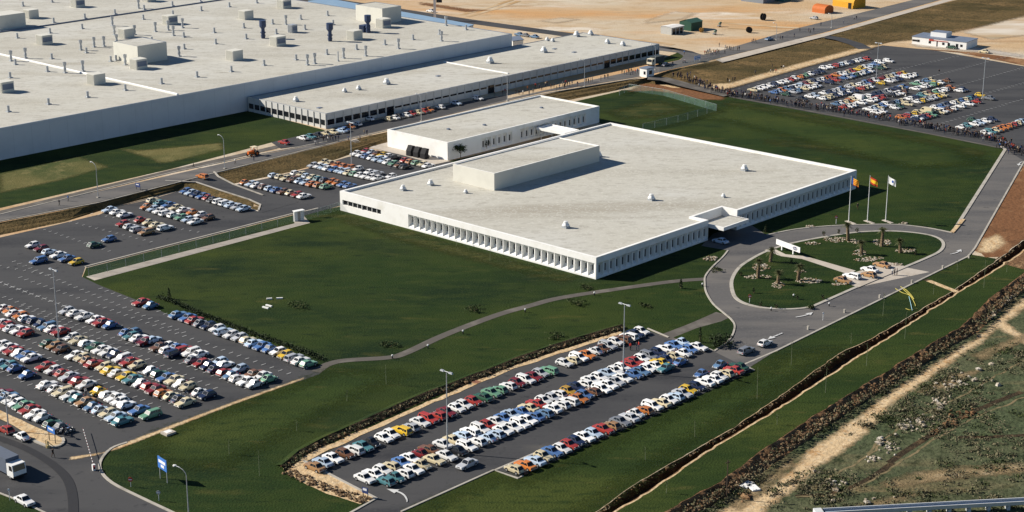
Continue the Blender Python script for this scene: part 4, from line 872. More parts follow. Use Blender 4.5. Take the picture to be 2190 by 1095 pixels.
one('hatchback', 't', 1858, 587, V, 'gold hatchback parked behind the white estate on the roundabout forecourt'); one('saloon', 'w', 1860, 576, V, 'white saloon with dark windows on the roundabout forecourt'); one('saloon', 't', 1886, 566, V, 'gold saloon at the rocky end of the roundabout forecourt')
one('saloon', 'l', 1541, 515, V, 'pale blue saloon in the shade beside the office entrance')
one('hatchback', 'r', 13, 918, V, 'orange red hatchback parked by the sand island kerb'); one('small_round_car', 'w', 47, 933, V, 'small white rounded car parked behind a red one by the sand island'); one('saloon', 'w', 52, 1070, -V, 'white saloon stopped beside the corner lawn at the gate road')
print('cars as things:', NCAR[0])
# the farther car parks: too many to be things of their own, one mass
far = MB(); FM = list(PAINT); FMI = {k: i for i, k in enumerate(FM)}
FMATS = [PM[k] for k in FM] + [M['chrome'], M['dark'], M['glass']]
nF = len(FM)
class Far:
    def __init__(s): s.v = []; s.f = []; s.m = []
FC = Far()
PRE = {}
for k, (body, kids) in TPL.items():
    vs = []; fs = []; ms = []
    for o, mp in [(body, {0: None, 1: nF, 2: nF, 3: nF + 1, 4: 0})] + [(o, {0: nF + 2 if 'wheel' not in o.name else nF + 1, 1: nF}) for o in kids]:
        n = len(vs); l = o.location if o is not body else Vector((0, 0, 0)); vs += [v.co + l for v in o.data.vertices]
        for p in o.data.polygons:
            fs.append([n + i for i in p.vertices]); ms.append(mp[p.material_index])
    PRE[k] = (vs, fs, ms)
def far_car(kind, col, w, d):
    vs, fs, ms = PRE[kind]; n = len(FC.v); t = math.atan2(d.y, d.x); c, s = math.cos(t), math.sin(t)
    FC.v += [(w.x + v.x * c - v.y * s, w.y + v.x * s + v.y * c, w.z + v.z) for v in vs]
    FC.f += [[n + i for i in f] for f in fs]; FC.m += [FMI[col] if m is None else m for m in ms]
MIX = 'wwwwwwwwwwwwcccllbbssgnnrrrdoyyefqxku'
def far_row(p, q, head, cols=None, z=0.0, occ=.9, off=0, step=2.5, flip=.4):
    a, b = at(*p, z + CH), at(*q, z + CH); d = b - a; L = d.length; d.normalize(); n = len(cols) if cols else int(L / step) + 1
    for i in range(n):
        c = cols[i] if cols else rnd.choice(MIX)
        if (cols is None and rnd.random() > occ) or c == '.': continue
        w = a + d * (L * i / max(1, n - 1)) + head * (off + rnd.uniform(-.14, .14)); w.z = z + .03
        far_car(rnd.choice(KINDS), c, w, head if rnd.random() > flip else -head)
for p, q in (((1668, 199), (1885, 139)), ((1727, 213), (1950, 156)), ((1792, 227), (2012, 170)), ((1862, 238), (2047, 189)), ((1940, 253), (2110, 205))):
    far_row(p, q, V, off=2.3, occ=.84); far_row(p, q, V, off=-2.3, occ=.72)
far_row((1612, 192), (1754, 152), V, 'cwwwnwwrwoewnn'); far_row((1762, 145), (1852, 125), V, 'wwrlwnwsr'); far_row((2056, 272), (2122, 255), V, 'wqwlwn'); far_row((2108, 284), (2195, 257), V, 'wqcooorclb'); far_row((2080, 256), (2092, 252), V, 'f')
far_row((1882, 133), (1900, 130), V, 'ww')
far_row((398, 408), (520, 446), -A, 'blnbrkwwlsl'); far_row((328, 428), (445, 465), -A, 'cqbcwowu'); far_row((313, 442), (417, 474), -A, 'olwwwelw'); far_row((235, 448), (352, 487), -A, 'lww.rccw'); far_row((262, 478), (313, 496), -A, 'rsst'); far_row((69, 524), (162, 560), -A, 'wdlwby'); far_row((233, 511), (202, 523), -A, 'bf'); far_row((82, 557), (84, 558), A, 'b')
far_row((524, 390), (650, 419), -A, 'olwulbucrw'); far_row((587, 375), (696, 399), -A, 'lccullooe'); far_row((633, 370), (748, 397), -A, 'wclcqnoobb'); far_row((670, 353), (806, 381), -A, 'swlwbllcewwww'); far_row((694, 346), (836, 377), -A, 'ccooow.ws.w'); far_row((762, 328), (866, 356), -A, 'wwbwllweuk'); far_row((783, 323), (916, 354), -A, 'rluywk.roecw')
far_row((735, 276), (790, 254), V, 'bow.w', PZ); far_row((830, 254), (1022, 210), V, 'cwkwrcro.w..l...w', PZ); far_row((648, 295), (730, 279), V, 'wqkccl', PZ)
for (k, c, x, y, d, z) in (('saloon', 'r', 608, 304, V, PZ), ('estate_car', 'o', 433, 377, V, PZ), ('saloon', 'w', 921, 23, V, PZ), ('saloon', 'x', 1110, 73, V, PZ), ('saloon', 'g', 1123, 75, V, PZ), ('saloon', 'x', 1143, 78, V, PZ), ('hatchback', 's', 1741, 38, V, PZ), ('saloon', 'x', 1645, 83, A, PZ), ('saloon', 'f', 2035, 101, V, 0), ('saloon', 'c', 2105, 110, V, 0), ('saloon', 'n', 1425, 138, A, PZ)):
    w = at(x, y, z + CH); w.z = z + .03; far_car(k, c, w, d)
# two light vans standing among them
fm = bpy.data.meshes.new('distant_parked_cars'); fm.from_pydata(FC.v, [], FC.f)
for m in FMATS: fm.materials.append(m)
fm.polygons.foreach_set('material_index', FC.m); fm.update()
fo = bpy.data.objects.new('distant_parked_cars', fm); COL.objects.link(fo)
tag(fo, 'hundreds of small parked cars filling the farther car parks and road edges', 'cars', kind='stuff')
def truck(name, p, d, cab, cargo, label, L=7.5, W=2.4, H=3.1, cat='lorry'):
    root = empty(name, p, math.atan2(d.y, d.x), label, cat)
    b = MB(); prof = [(0, .55), (1.95, .55), (1.95, 1.5), (1.7, 2.7), (0, 2.75)]
    l = [Vector((x + L / 2 - 1.95, W / 2, z)) for x, z in prof]; r = [Vector((v.x, -v.y, v.z)) for v in l]
    b.face(l[::-1]); b.face(r)
    for i in range(5): b.face([l[i], l[(i + 1) % 5], r[(i + 1) % 5], r[i]])
    b.box((L / 2, 0, .5), (.15, W, .3), m=1); b.build('cab', [cab, M['dark']], root, local=True)
    def win(name, q):
        g = MB(); g.face(q); g.build(name, M['glass'], root, local=True)
    fx = L / 2
    win('windscreen', [Vector((fx + .015, -W * .44, 1.62)), Vector((fx + .015, W * .44, 1.62)), Vector((fx - .215, W * .43, 2.58)), Vector((fx - .215, -W * .43, 2.58))])
    for s in (-1, 1): win('side_window', [Vector((x, s * (W / 2 + .015), z)) for x, z in ((fx - 1.2, 1.65), (fx - .2, 1.65), (fx - .4, 2.5), (fx - 1.2, 2.5))])
    b = MB(); b.box((-1.0, 0, .75), (L - 2.1, W, H - .75)); b.build('cargo_body', cargo, root, local=True)
    b = MB(); b.box((-.3, 0, .5), (L - .8, 1.2, .25)); b.build('chassis', M['dark'], root, local=True)
    for x in (L / 2 - 1.1, -L / 2 + 1.2):
        for s in (-1, 1):
            w = MB(); w.cyl((x, s * (W / 2 - .28), .48), (x, s * (W / 2 - .02), .48), .48, n=14); w.cyl((x, s * (W / 2 - .02), .48), (x, s * (W / 2), .48), .22, n=8, m=1); w.build('wheel', [M['dark'], M['chrome']], root, local=True)
    return root
tp = at(14, 1010, 0); tp.z = .03
truck('lorry', tp, -V, M['whitesteel'], simple('tarpaulin', (.10, .12, .16), .8), 'white cabbed lorry with a dark tarpaulin body stopped on the gate road', 8.5, 2.5, 3.4)
truck('covered_lorry', at(1402, 139, PZ), -A, simple('cream_cab', (.60, .56, .44)), simple('tarp_dark', (.05, .06, .06), .8), 'pale cabbed covered lorry waiting beside the gatehouse', 7.5, 2.4, 3.2)
def van(p, d, col, label):
    root = empty('delivery_van', p, math.atan2(d.y, d.x), label, 'van'); b = MB(); prof = [(2.2, .4), (2.2, .95), (1.7, 1.2), (1.2, 1.95), (-2.2, 2.0), (-2.2, .4)]
    l = [Vector((x, .85, z)) for x, z in prof]; r = [Vector((v.x, -.85, v.z)) for v in l]; b.face(l); b.face(r[::-1])
    for i in range(6): b.face([l[i], r[i], r[(i + 1) % 6], l[(i + 1) % 6]])
    b.build('body', PM[col], root, local=True)
    g = MB(); g.face([Vector((1.67, -.74, 1.26)), Vector((1.67, .74, 1.26)), Vector((1.25, .74, 1.9)), Vector((1.25, -.74, 1.9))]); [setattr(g, 'v', [(x + .03, y, z) for x, y, z in g.v])]; g.build('windscreen', M['glass'], root, local=True)
    for s in (-1, 1):
        g = MB(); g.face([Vector((x, s * .865, z)) for x, z in ((1.5, 1.25), (.5, 1.25), (.5, 1.75), (1.15, 1.75))]); g.build('side_window', M['glass'], root, local=True)
        for x in (1.4, -1.4): w = MB(); w.cyl((x, s * .7, .3), (x, s * .87, .3), .3, n=12); w.build('wheel', M['dark'], root, local=True)
van(at(1833, 214), V, 'w', 'white panel van in the far car park beside an orange and blue pair'); van(at(1981, 242), V, 'c', 'cream panel van at the near end of a far car park row')
# ------------------------------------------------------------------ people
def person_mesh(step, arm):
    me = bpy.data.meshes.new('skeleton'); s = step
    J = {'hip': (0, 0, .95, .13), 'waist': (0, 0, 1.12, .125), 'chest': (0, 0, 1.36, .155), 'neck': (0, 0, 1.50, .06), 'jaw': (.02, 0, 1.58, .075), 'head': (.02, 0, 1.68, .098), 'crown': (.0, 0, 1.76, .07)}
    for sg, n in ((1, 'l'), (-1, 'r')):
        k = s * sg; J['h' + n] = (0, .09 * sg, .90, .095); J['k' + n] = (.16 * k + .02, .10 * sg, .50, .062); J['a' + n] = (.26 * k - (.06 if k < 0 else 0), .10 * sg, .09, .045); J['t' + n] = (.26 * k + .13, .11 * sg, .04, .035)
        J['s' + n] = (0, .19 * sg, 1.42, .065); J['e' + n] = (-.08 * k * arm, .25 * sg, 1.14, .047); J['w' + n] = (-.16 * k * arm + .06, .25 * sg, .90, .036); J['f' + n] = (-.16 * k * arm + .09, .24 * sg, .79, .034)
    ks = list(J); ix = {k: i for i, k in enumerate(ks)}
    E_ = [('hip', 'waist'), ('waist', 'chest'), ('chest', 'neck'), ('neck', 'jaw'), ('jaw', 'head'), ('head', 'crown')]
    for n in 'lr': E_ += [('hip', 'h' + n), ('h' + n, 'k' + n), ('k' + n, 'a' + n), ('a' + n, 't' + n), ('chest', 's' + n), ('s' + n, 'e' + n), ('e' + n, 'w' + n), ('w' + n, 'f' + n)]
    me.from_pydata([J[k][:3] for k in ks], [(ix[a], ix[b]) for a, b in E_], [])
    o = bpy.data.objects.new('skeleton', me); COL.objects.link(o)
    o.modifiers.new('skin', 'SKIN'); me_s = me.skin_vertices[0].data
    for k in ks: me_s[ix[k]].radius = (J[k][3], J[k][3])
    me_s[0].use_root = True
    o.modifiers.new('sub', 'SUBSURF').levels = 1
    dg = bpy.context.evaluated_depsgraph_get(); r = bpy.data.meshes.new_from_object(o.evaluated_get(dg)); r.name = 'person'
    bpy.data.objects.remove(o); bpy.data.meshes.remove(me)
    for p in r.polygons:
        c = p.center; p.use_smooth = True; out = abs(c.y) > .2
        p.material_index = 2 if (out and c.z < .93) or 1.50 < c.z < 1.70 and not (c.x < -.02 or c.z > 1.69) else 3 if c.z > 1.5 else 0 if c.z > .97 or out else 4 if c.z < .085 else 1
    return r
CLOTH = {'dark': (.018, .02, .026), 'black': (.010, .010, .012), 'navy': (.018, .03, .075), 'grey': (.12, .12, .125), 'brown': (.09, .05, .03), 'white': (.62, .61, .58), 'red': (.38, .03, .02), 'beige': (.36, .29, .19), 'blue': (.06, .14, .33), 'orange': (.5, .14, .03)}
CM = {k: mat('cloth_' + k, v, .85, .2, [(8., tuple(x * .8 for x in v), .45, .7)]) for k, v in CLOTH.items()}
PME = []
for st_, am in ((.12, .3), (.75, 1), (1.05, 1.2)):
    m_ = person_mesh(st_, am)
    for q in (CM['dark'], CM['dark'], M['skin'], M['hair'], CM['black']): m_.materials.append(q)
    PME.append(m_)
TOPS = ['dark'] * 6 + ['navy'] * 4 + ['black'] * 4 + ['grey'] * 3 + ['brown'] * 2 + ['white'] * 4 + ['beige'] * 2 + ['blue', 'red']
def person(x, y, z, what, group=None, topc=None, walk=None, ang=None, s=1.0):
    o = bpy.data.objects.new('person', PME[rnd.choice((0, 0, 1, 2)) if walk is None else walk]); COL.objects.link(o)
    p = at(x, y, z); p.z = z + .045; o.location = p; o.rotation_euler.z = rnd.uniform(0, 6.28) if ang is None else ang; o.scale = (s,) * 3
    t = topc or rnd.choice(TOPS); tr = rnd.choice(['dark', 'navy', 'grey', 'black', 'brown'])
    for i, k in ((0, t), (1, tr)): o.material_slots[i].link = 'OBJECT'; o.material_slots[i].material = CM[k]
    tag(o, f'person in a {t} top {what}', 'person', group)
WD = R(47.3)
for s_ in '985,610 1035,600 1050,590 1120,595 1140,600 1165,600 1205,600 1230,590 1245,555 1270,565 1285,570 1310,545 1320,540 1345,560 1365,555 1380,575 1400,560 1420,545 1435,550 1450,545 1465,545 1480,540 1515,545 1570,525 1585,525 1600,520 1610,515 1665,510 1690,500 1710,495 1800,465 1815,470 1830,470 1845,465 1860,460 1870,470 1885,465 1900,460 1430,560 1440,535 1855,475 1840,455'.split():
    x, y = map(float, s_.split(',')); person(730 + x / 3, y / 3 + 3, PZ, 'among those walking along the works road', 'people on the works road', ang=rnd.choice((WD, WD + math.pi)) + rnd.gauss(0, .4))
person(1195 / 3 + 730, 573 / 3 + 3, PZ, 'standing out among those on the works road', topc='orange')
for s_ in '620,490 635,495 655,485 675,490 700,480 715,485 730,475 745,480 800,485 805,440 820,450 840,450 855,450 875,450 915,450 930,450 645,480 690,492 725,490 665,470'.split():
    x, y = map(float, s_.split(',')); person(1360 + x / 4.21, y / 4.21 + 1, PZ, 'in the group waiting at the far road junction', 'people at the far junction')
for s_ in '1045,385 1060,380 1078,382 1300,355 1320,355 1425,332 1555,285 1570,298 1600,280 1475,280 1665,230 1870,208 1965,176 1985,172 435,490 330,590 750,420'.split():
    x, y = map(float, s_.split(',')); person(1360 + x / 4.21, y / 4.21 + 1, PZ, 'walking along the far straight road', 'people strung along the far road')
for s_ in '115,630 150,650 195,615 230,612 550,510 815,410 790,490 825,490 870,490 955,435 990,430 1205,625'.split():
    x, y = map(float, s_.split(',')); person(1540 + x / 7.3, 90 + y / 7.3, 0, 'standing on open asphalt in the far car park', 'people on the far asphalt')
person(2008, 158, 0, 'alone in the empty part of the far car park', topc='dark'); person(1936, 212, 0, 'between two car rows of the far car park', topc='white')
person(114, 979, 0, 'walking alone near the barrier', topc='black', walk=2, ang=R(-30)); person(503, 351, PZ, 'walking along the road behind the orange tractor', topc='white', walk=2, ang=WD); person(543, 344, PZ, 'standing in front of the orange tractor', topc='navy', walk=0)
person(414, 359, PZ, 'walking on the strip beside the terrace lawn', topc='grey'); person(127, 440, PZ, 'first of two walking on the terrace road', topc='dark', walk=1, ang=WD); person(146, 431, PZ, 'second of two walking on the terrace road', topc='blue', walk=1, ang=WD)
for x, t in ((1908, 'white'), (1913, 'black'), (1918, 'grey')): person(x, 589, 0, 'in the trio standing by the roundabout forecourt', topc=t, walk=0)
person(1348, 750, 0, 'standing in the lane by the tall lamp', topc='red', walk=0); person(1361, 749, 0, 'standing behind a red shirted pair in the lane', topc='dark', walk=0); person(1366, 747, 0, 'beside a dark figure in the lane', topc='red', walk=0)
person(1441, 781, 0, 'standing beside the round pale blue car', topc='beige', walk=0); person(547, 823, 0, 'standing by the white car at the row end', topc='black', walk=0); person(184, 847, 0, 'standing between blue and yellow cars', topc='white', walk=0)
for i, (x, y) in enumerate(((675, 311), (680, 310), (654, 304), (692, 304), (701, 303), (706, 301), (712, 303), (718, 301), (724, 301), (698, 299), (745, 301), (779, 289), (785, 289), (770, 300))): person(x, y, PZ, 'by the cars at the corner of the long building', 'people by the corner cars')
person(1834, 448, 0, 'walking on the verge by the shaded road', topc='dark'); person(836, 362, 0, 'in the crowded small car park', topc='white', walk=0)
# the dense crowd along the edge of the far car park
CR = MB(); crl = [at(*p, 0.05) for p in ((1448, 172), (1500, 186), (1540, 199), (1575, 207), (1640, 217), (1700, 227), (1760, 236), (1830, 247), (1900, 259), (1960, 270), (2030, 284), (2090, 294), (2135, 304), (2160, 318), (2178, 330))]
crm = ['dark', 'black', 'navy', 'grey', 'brown', 'white', 'beige', 'blue', 'red']
GEO = [([v.co.copy() for v in m_.vertices], [list(p.vertices) for p in m_.polygons], [p.material_index for p in m_.polygons]) for m_ in PME]
for i in range(600):
    t = (rnd.random() ** 1.05) * (len(crl) - 1.001); k = int(t); p = crl[k].lerp(crl[k + 1], t - k); p += Vector((rnd.gauss(0, 1.2), rnd.gauss(0, 2.0) + 1.0, 0))
    if t < 1.5: p.z = max(.05, 1.3 * (1.5 - t) / 1.5)
    vs, fs, ms = rnd.choice(GEO); n = len(CR.v); a = rnd.uniform(0, 6.28); c, s = math.cos(a), math.sin(a); tc = rnd.choice([0, 0, 0, 0, 1, 1, 1, 2, 2, 3, 4, 5, 6, 7, 8] if rnd.random() < .6 else [0, 1, 2]); bc = rnd.choice([0, 1, 2, 3])
    CR.v += [(p.x + v.x * c - v.y * s, p.y + v.x * s + v.y * c, p.z + v.z) for v in vs]; CR.f += [[n + q for q in f] for f in fs]; CR.m += [{0: tc, 1: bc, 2: 9, 3: 10, 4: 1}[q] for q in ms]
tag(CR.build('crowd', [CM[k] for k in crm] + [M['skin'], M['hair']]), 'dense crowd of dark clothed people along the edge of the far car park', 'crowd', kind='stuff')

# ------------------------------------------------------------------ lamps, signs, flags, fences
def mast(x, y, top, label, z=0.0, heads=2):
    p = at(x, y, z); B_ = p.copy(); h = 5.0
    while P_px(p + UP * h)[1] > top and h < 30: h += .05
    rt = empty('lamp_mast', p, 0, label, 'street lamp', 'tall car park lamp masts'); b = MB(); b.cyl((0, 0, 0), (0, 0, h), .15, .08, 10); b.build('pole', M['steel'], rt, local=True)
    b = MB(); b.cyl((0, 0, 0), (0, 0, .35), .4, .4, 8); b.build('base', M['kerb'], rt, local=True)
    b = MB(); b.cyl(-V * .7 + UP * h, V * .7 + UP * h, .05); b.build('crossarm', M['steel'], rt, local=True)
    for s in (-1, 1):
        b = MB(); c = V * s * 1.0 + UP * (h - .02); u, w = V * .45, A * .2
        lo = [c - u - w, c + u - w, c + u + w, c - u + w]; b.face([q - UP * .12 for q in lo][::-1]); hi = [c + (q - c) * .75 + UP * .14 for q in lo]; b.face(hi)
        for i in range(4): b.face([lo[i] - UP * .12, lo[(i + 1) % 4] - UP * .12, hi[(i + 1) % 4], hi[i]])
        b.build('lamp_head', M['steel'], rt, local=True)
mast(126, 728, 577, 'tall twin headed lamp mast in the western car park between parked rows'); mast(957, 969, 795, 'tall twin headed lamp mast near the sandy end of the lower car park'); mast(1333, 797, 651, 'tall twin headed lamp mast in the upper half of the lower car park')
mast(752, 357, 262, 'tall lamp mast in the small car park beside the white end wall'); mast(1874, 172, 92, 'tall lamp mast among the rows of the far car park'); mast(2101, 211, 124, 'tall lamp mast in the emptier half of the far car park'); mast(19, 924, 838, 'slender lamp mast on the sand island')
def arm_lamp(x, y, top, label, z=PZ, d=V, reach=1.8):
    p = at(x, y, z); h = 3.0
    while P_px(p + UP * h)[1] > top and h < 20: h += .05
    rt = empty('street_lamp', p, 0, label, 'street lamp', 'curved arm street lamps'); pts = [Vector((0, 0, 0)), Vector((0, 0, h * .86))] + [d * (reach * (1 - math.cos(t))) + UP * (h * .86 + h * .14 * math.sin(t)) for t in (.4, .8, 1.2, 1.57)]
    b = MB(); b.cyl(pts[0], pts[1], .11, .07, 8); b.build('pole', M['steel'], rt, local=True); b = MB(); b.tube(pts[1:], .06, 6); b.build('arm', M['steel'], rt, local=True)
    b = MB(); b.blob(pts[-1] + d * .3, .34, j=.0, n=8, fl=.5); b.build('lamp_head', M['whitesteel'], rt, local=True); b = MB(); b.box((0, 0, 0), (.7, .7, .25), ax=(A, V)); b.build('base', M['kerb'], rt, local=True)
for i, (x, y, t) in enumerate(((210, 423, 349), (481, 361, 291), (901, 260, 202), (1085, 216, 162), (1250, 186, 128), (1401, 150, 96))):
    arm_lamp(x, y, t, 'curved arm street lamp on the terrace road, ' + ordinal(i + 1) + ' of six from the brown bank end')
arm_lamp(1660, 86, 50, 'curved arm street lamp beside the far road nearest its blue car', reach=1.2); arm_lamp(1778, 60, 30, 'curved arm street lamp beside the far road, past the side path', reach=1.2)
arm_lamp(404, 1110, 1003, 'curved arm street lamp on the corner lawn beside the blue board', 0, -A * .2 + V, 2.0)
# flags
def flag(x, y, top, cols, label, fl):
    p = at(x, y, 0); h = 6.0
    while P_px(p + UP * h)[1] > top: h += .05
    rt = empty('flagpole', p, 0, label, 'flagpole', 'three flagpoles by the roundabout'); b = MB(); b.cyl((0, 0, 0), (0, 0, h), .12, .06, 10); b.build('pole', M['whitesteel'], rt, local=True)
    b = MB(); b.blob((0, 0, h + .06), .1, j=0, n=6); b.build('finial', M['steel'], rt, local=True); b = MB(); b.box((.3, -1.0, 0), (1.0, 3.4, .12), rz=.5); b.build('plinth', M['concrete'], rt, local=True)
    b = MB(); nx, nz = 12, 8; Wf, Hf = 2.6, 1.7; g = []
    for i in range(nx + 1):
        row = []
        for j in range(nz + 1):
            u = i / nx; v = j / nz; row.append(Vector((.08 + Wf * u * .62, .16 * math.sin(u * 7 + v * 1.5) * u - .06 - Wf * u * .52, h - .15 - Hf * v - .85 * u ** 1.2 - .1 * math.sin(u * 5))))
        g.append(row)
    for i in range(nx):
        for j in range(nz): b.face([g[i][j], g[i][j + 1], g[i + 1][j + 1], g[i + 1][j]], fl(i / nx, (j + .5) / nz))
    b.build('flag', [simple('flag_' + n, c, .8) for n, c in cols], rt, True, True)
RD, YL, BL, WH = ('red', (.48, .03, .015)), ('yellow', (.75, .45, .02)), ('blue', (.02, .08, .32)), ('white', (.78, .78, .76))
flag(1815, 474, 377, [BL, YL, RD], 'flagpole flying a flag with blue hoist and red and yellow stripes', lambda u, v: 0 if u < .25 else 1 if int(v * 8) % 2 == 0 else 2)
flag(1855, 473, 376, [RD, YL], 'middle flagpole flying a red yellow red striped flag', lambda u, v: 1 if .25 < v < .75 else 0)
flag(1894, 472, 376, [WH, BL], 'flagpole flying a white flag with a small dark mark', lambda u, v: 1 if .35 < u < .6 and .3 < v < .65 else 0)
# the white board with the oval on the roundabout
def text_mesh(s, size, bold=0, font_shear=0.0):
    cu = bpy.data.curves.new('lettering', 'FONT'); cu.body = s; cu.size = size; cu.align_x = 'CENTER'; cu.align_y = 'CENTER'; cu.extrude = .01; cu.offset = bold; cu.shear = font_shear
    o = bpy.data.objects.new('lettering', cu); COL.objects.link(o); dg = bpy.context.evaluated_depsgraph_get(); me = bpy.data.meshes.new_from_object(o.evaluated_get(dg)); bpy.data.objects.remove(o); return me
pL, pR = at(1672, 536, 0), at(1696, 545, 0); pd = (pR - pL).normalized(); pl = (pR - pL).length; pn = Vector((pd.y, -pd.x, 0))
if pn.y > 0: pn = -pn
sg = empty('sign_board', pL, math.atan2(pd.y, pd.x), 'long white sign board on two posts with a dark blue oval emblem, on the roundabout', 'sign'); k_ = pl / 27
x0, x1 = -14 * k_, 43 * k_; fy = -1 if (Vector((-pd.y, pd.x, 0)).dot(pn) < 0) else 1
b = MB(); b.box(((x0 + x1) / 2, 0, 1.1), (x1 - x0, .14, 1.3)); b.build('panel', M['whitesteel'], sg, local=True)
for x in (0, pl): b = MB(); b.box((x, 0, 0), (.32, .2, 1.1)); b.build('post', M['whitesteel'], sg, local=True)
ox = x0 + (x1 - x0) * .80
def oval(r1, r2, y, m, name):
    b = MB(); n = 36; f = [Vector((ox + r1 * math.cos(2 * math.pi * i / n), fy * y, 1.75 + r2 * math.sin(2 * math.pi * i / n))) for i in range(n)]; c = [v - Vector((0, fy * .02, 0)) for v in f]
    b.face(f)
    for i in range(n): b.face([f[i], f[(i + 1) % n], c[(i + 1) % n], c[i]])
    return b.build(name, m, sg, local=True)
oval(.86, .46, .09, simple('oval_navy', (.012, .025, .11)), 'oval_emblem'); oval(.79, .40, .095, M['whitesteel'], 'oval_emblem_ring'); oval(.75, .365, .10, M['oval_navy'], 'oval_emblem_field')
tm = text_mesh('Ford', .60, .012, .25); to = bpy.data.objects.new('lettering', tm); COL.objects.link(to); to.parent = sg; to.location = (ox, fy * .115, 1.76); to.rotation_euler = (math.pi / 2, 0, 0 if fy < 0 else math.pi); tm.materials.append(M['whitesteel'])
def board(x0, y0, x1, y1, h0, h1, label, colr, inner, lines=(), z=0.0, name='sign_board', post='steel', cat='sign'):
    p, q = at(x0, y0, z), at(x1, y1, z); d = q - p; w = d.length; rt = empty(name, p, math.atan2(d.y, d.x), label, cat); e = w * .12
    for x in (0, w): b = MB(); b.box((x, 0, 0), (.10, .10, h1)); b.build('post', M[post], rt, local=True)
    b = MB(); b.box((w / 2, -.10, h0), (w + 2 * e, .08, h1 - h0)); b.build('panel', colr, rt, local=True)
    for (cx, cz, ww, hh) in lines: b = MB(); b.box((cx * w, -.16, h0 + (h1 - h0) * cz), (ww * w, .03, hh * (h1 - h0))); b.build('lettering_band', inner, rt, local=True)
    return rt, w
bl = simple('sign_blue', (.05, .17, .50)); wh = simple('sign_white', (.75, .76, .78))
board(343, 1023, 358, 1033, 2.0, 4.1, 'blue notice board with white lettering on two posts, on the corner lawn', bl, wh, ((.5, .52, .95, .24), (.55, .18, .45, .22)))
board(777, 1064, 787, 1067, .9, 1.9, 'small blue notice board with a white strip on two dark posts by the kerb', simple('sign_navy', (.03, .05, .16)), wh, ((.5, .5, .8, .38),), post='dark')
board(292, 405, 300, 407, .8, 1.9, 'small blue direction board on the brown bank beside the terrace road', M['sign_navy'], wh, ((.45, .5, .7, .22),), PZ, post='dark')
board(106, 944, 119, 951, 2.0, 3.0, 'blue board on two dark posts at the tip of the sand island', bl, wh, ((.5, .5, .8, .3),), post='dark')
board(1486, 133, 1496, 131, .8, 2.2, 'small blue and white striped board at the far junction', bl, wh, ((.5, .62, 1.1, .22), (.5, .15, 1.1, .2)), PZ)
def disc_sign(x, y, h, col, label, r=.42, z=0.0):
    rt = empty('road_sign', at(x, y, z), 0, label, 'sign'); b = MB(); b.cyl((0, 0, 0), (0, 0, h), .06, n=6); b.build('post', M['whitesteel'], rt, local=True); b = MB(); b.cyl((0, -.12, h), (0, -.07, h), r, n=16); b.build('disc', col, rt, local=True); b = MB(); b.box((0, -.145, h - .09), (r * 1.3, .03, .17)) if r > .3 else b.cyl((0, -.14, h), (0, -.125, h), r * .6, n=12); b.build('symbol', wh, rt, local=True)
disc_sign(280, 1041, 1.35, M['sign_red'], 'round red no entry sign beside the curving kerb'); disc_sign(340, 1071, 1.5, M['steel'], 'round grey sign seen against the corner lawn', .36); disc_sign(21, 1071, 2.0, wh, 'narrow white sign post beside the white saloon', .2); disc_sign(1603, 648, 1.6, M['sign_red'], 'round red sign on the roundabout lawn', .4); disc_sign(1788, 479, 1.8, M['sign_red'], 'round red sign behind the roundabout curve', .4)
disc_sign(1760, 685, 1.6, wh, 'white marker sign at the road edge below the roundabout', .2)
p = at(930, 44, PZ); rt = empty('sign_tower', p, 0, 'white pylon with a dark box sign behind the factory hall', 'sign'); b = MB(); b.box((0, 0, 0), (1.0, .8, 10.5)); b.build('pylon', M['white'], rt, local=True); b = MB(); b.box((1.9, 0, 7.6), (2.4, .6, 2.6)); b.build('panel', simple('sign_black', (.03, .035, .04)), rt, local=True)
# barrier
pb, tb = at(201, 1006, 0), at(178, 926, 0); rt = empty('barrier', pb, 0, 'red and white striped barrier pole across the car park entrance', 'barrier'); b = MB(); d = tb - pb; n = 26
for i in range(n): b.cyl(d * (i / n) + UP * .95, d * ((i + 1) / n) + UP * .95, .05, n=6, m=i % 2)
b.build('pole', [M['whitesteel'], simple('barrier_dark', (.12, .02, .02))], rt, local=True); b = MB(); b.box((0, 0, 0), (.5, .5, 1.1), rz=.6); b.build('pivot_post', M['whitesteel'], rt, local=True); b = MB(); b.box(-d.normalized() * .9 + UP * .75, (.7, .3, .4), rz=1.9); b.build('counterweight', M['barrier_dark'], rt, local=True)
# fences
def wire():
    m = bpy.data.materials.new('wire_mesh'); m.use_nodes = True; N, L = m.node_tree.nodes, m.node_tree.links; b = N['Principled BSDF']; b.inputs['Base Color'].default_value = (.16, .27, .22, 1); b.inputs['Roughness'].default_value = .6
    geo = N.new('ShaderNodeNewGeometry'); n = N.new('ShaderNodeTexNoise'); n.inputs['Scale'].default_value = .8; L.new(geo.outputs['Position'], n.inputs['Vector']); r = N.new('ShaderNodeMapRange'); r.inputs['To Min'].default_value = .12; r.inputs['To Max'].default_value = .42; L.new(n.outputs['Fac'], r.inputs['Value']); L.new(r.outputs['Result'], b.inputs['Alpha']); return m
WM = wire()
def fence(pts, h, step, label, z=0.0, post='steel'):
    q = P(pts, z); rt = empty('chain_link_fence', q[0], 0, label, 'fence'); b = MB(); r = MB()
    for a, c in zip(q, q[1:]):
        n = max(1, round((c - a).length / step))
        for i in range(n + 1):
            if i == n and c is not q[-1]: continue
            g = MB(); p = a.lerp(c, i / n); g.cyl(p, p + UP * h, .05, n=6); g.build('post', M[post], rt)
        b.face([a, c, c + UP * h, a + UP * h]); r.cyl(a + UP * h, c + UP * h, .025, n=5)
    b.build('wire_mesh', WM, rt); r.build('top_rail', M[post], rt)
fence([(190, 592), (627, 476)], 2.2, 5.2, 'green chain link fence beside the tan path along the car park edge')
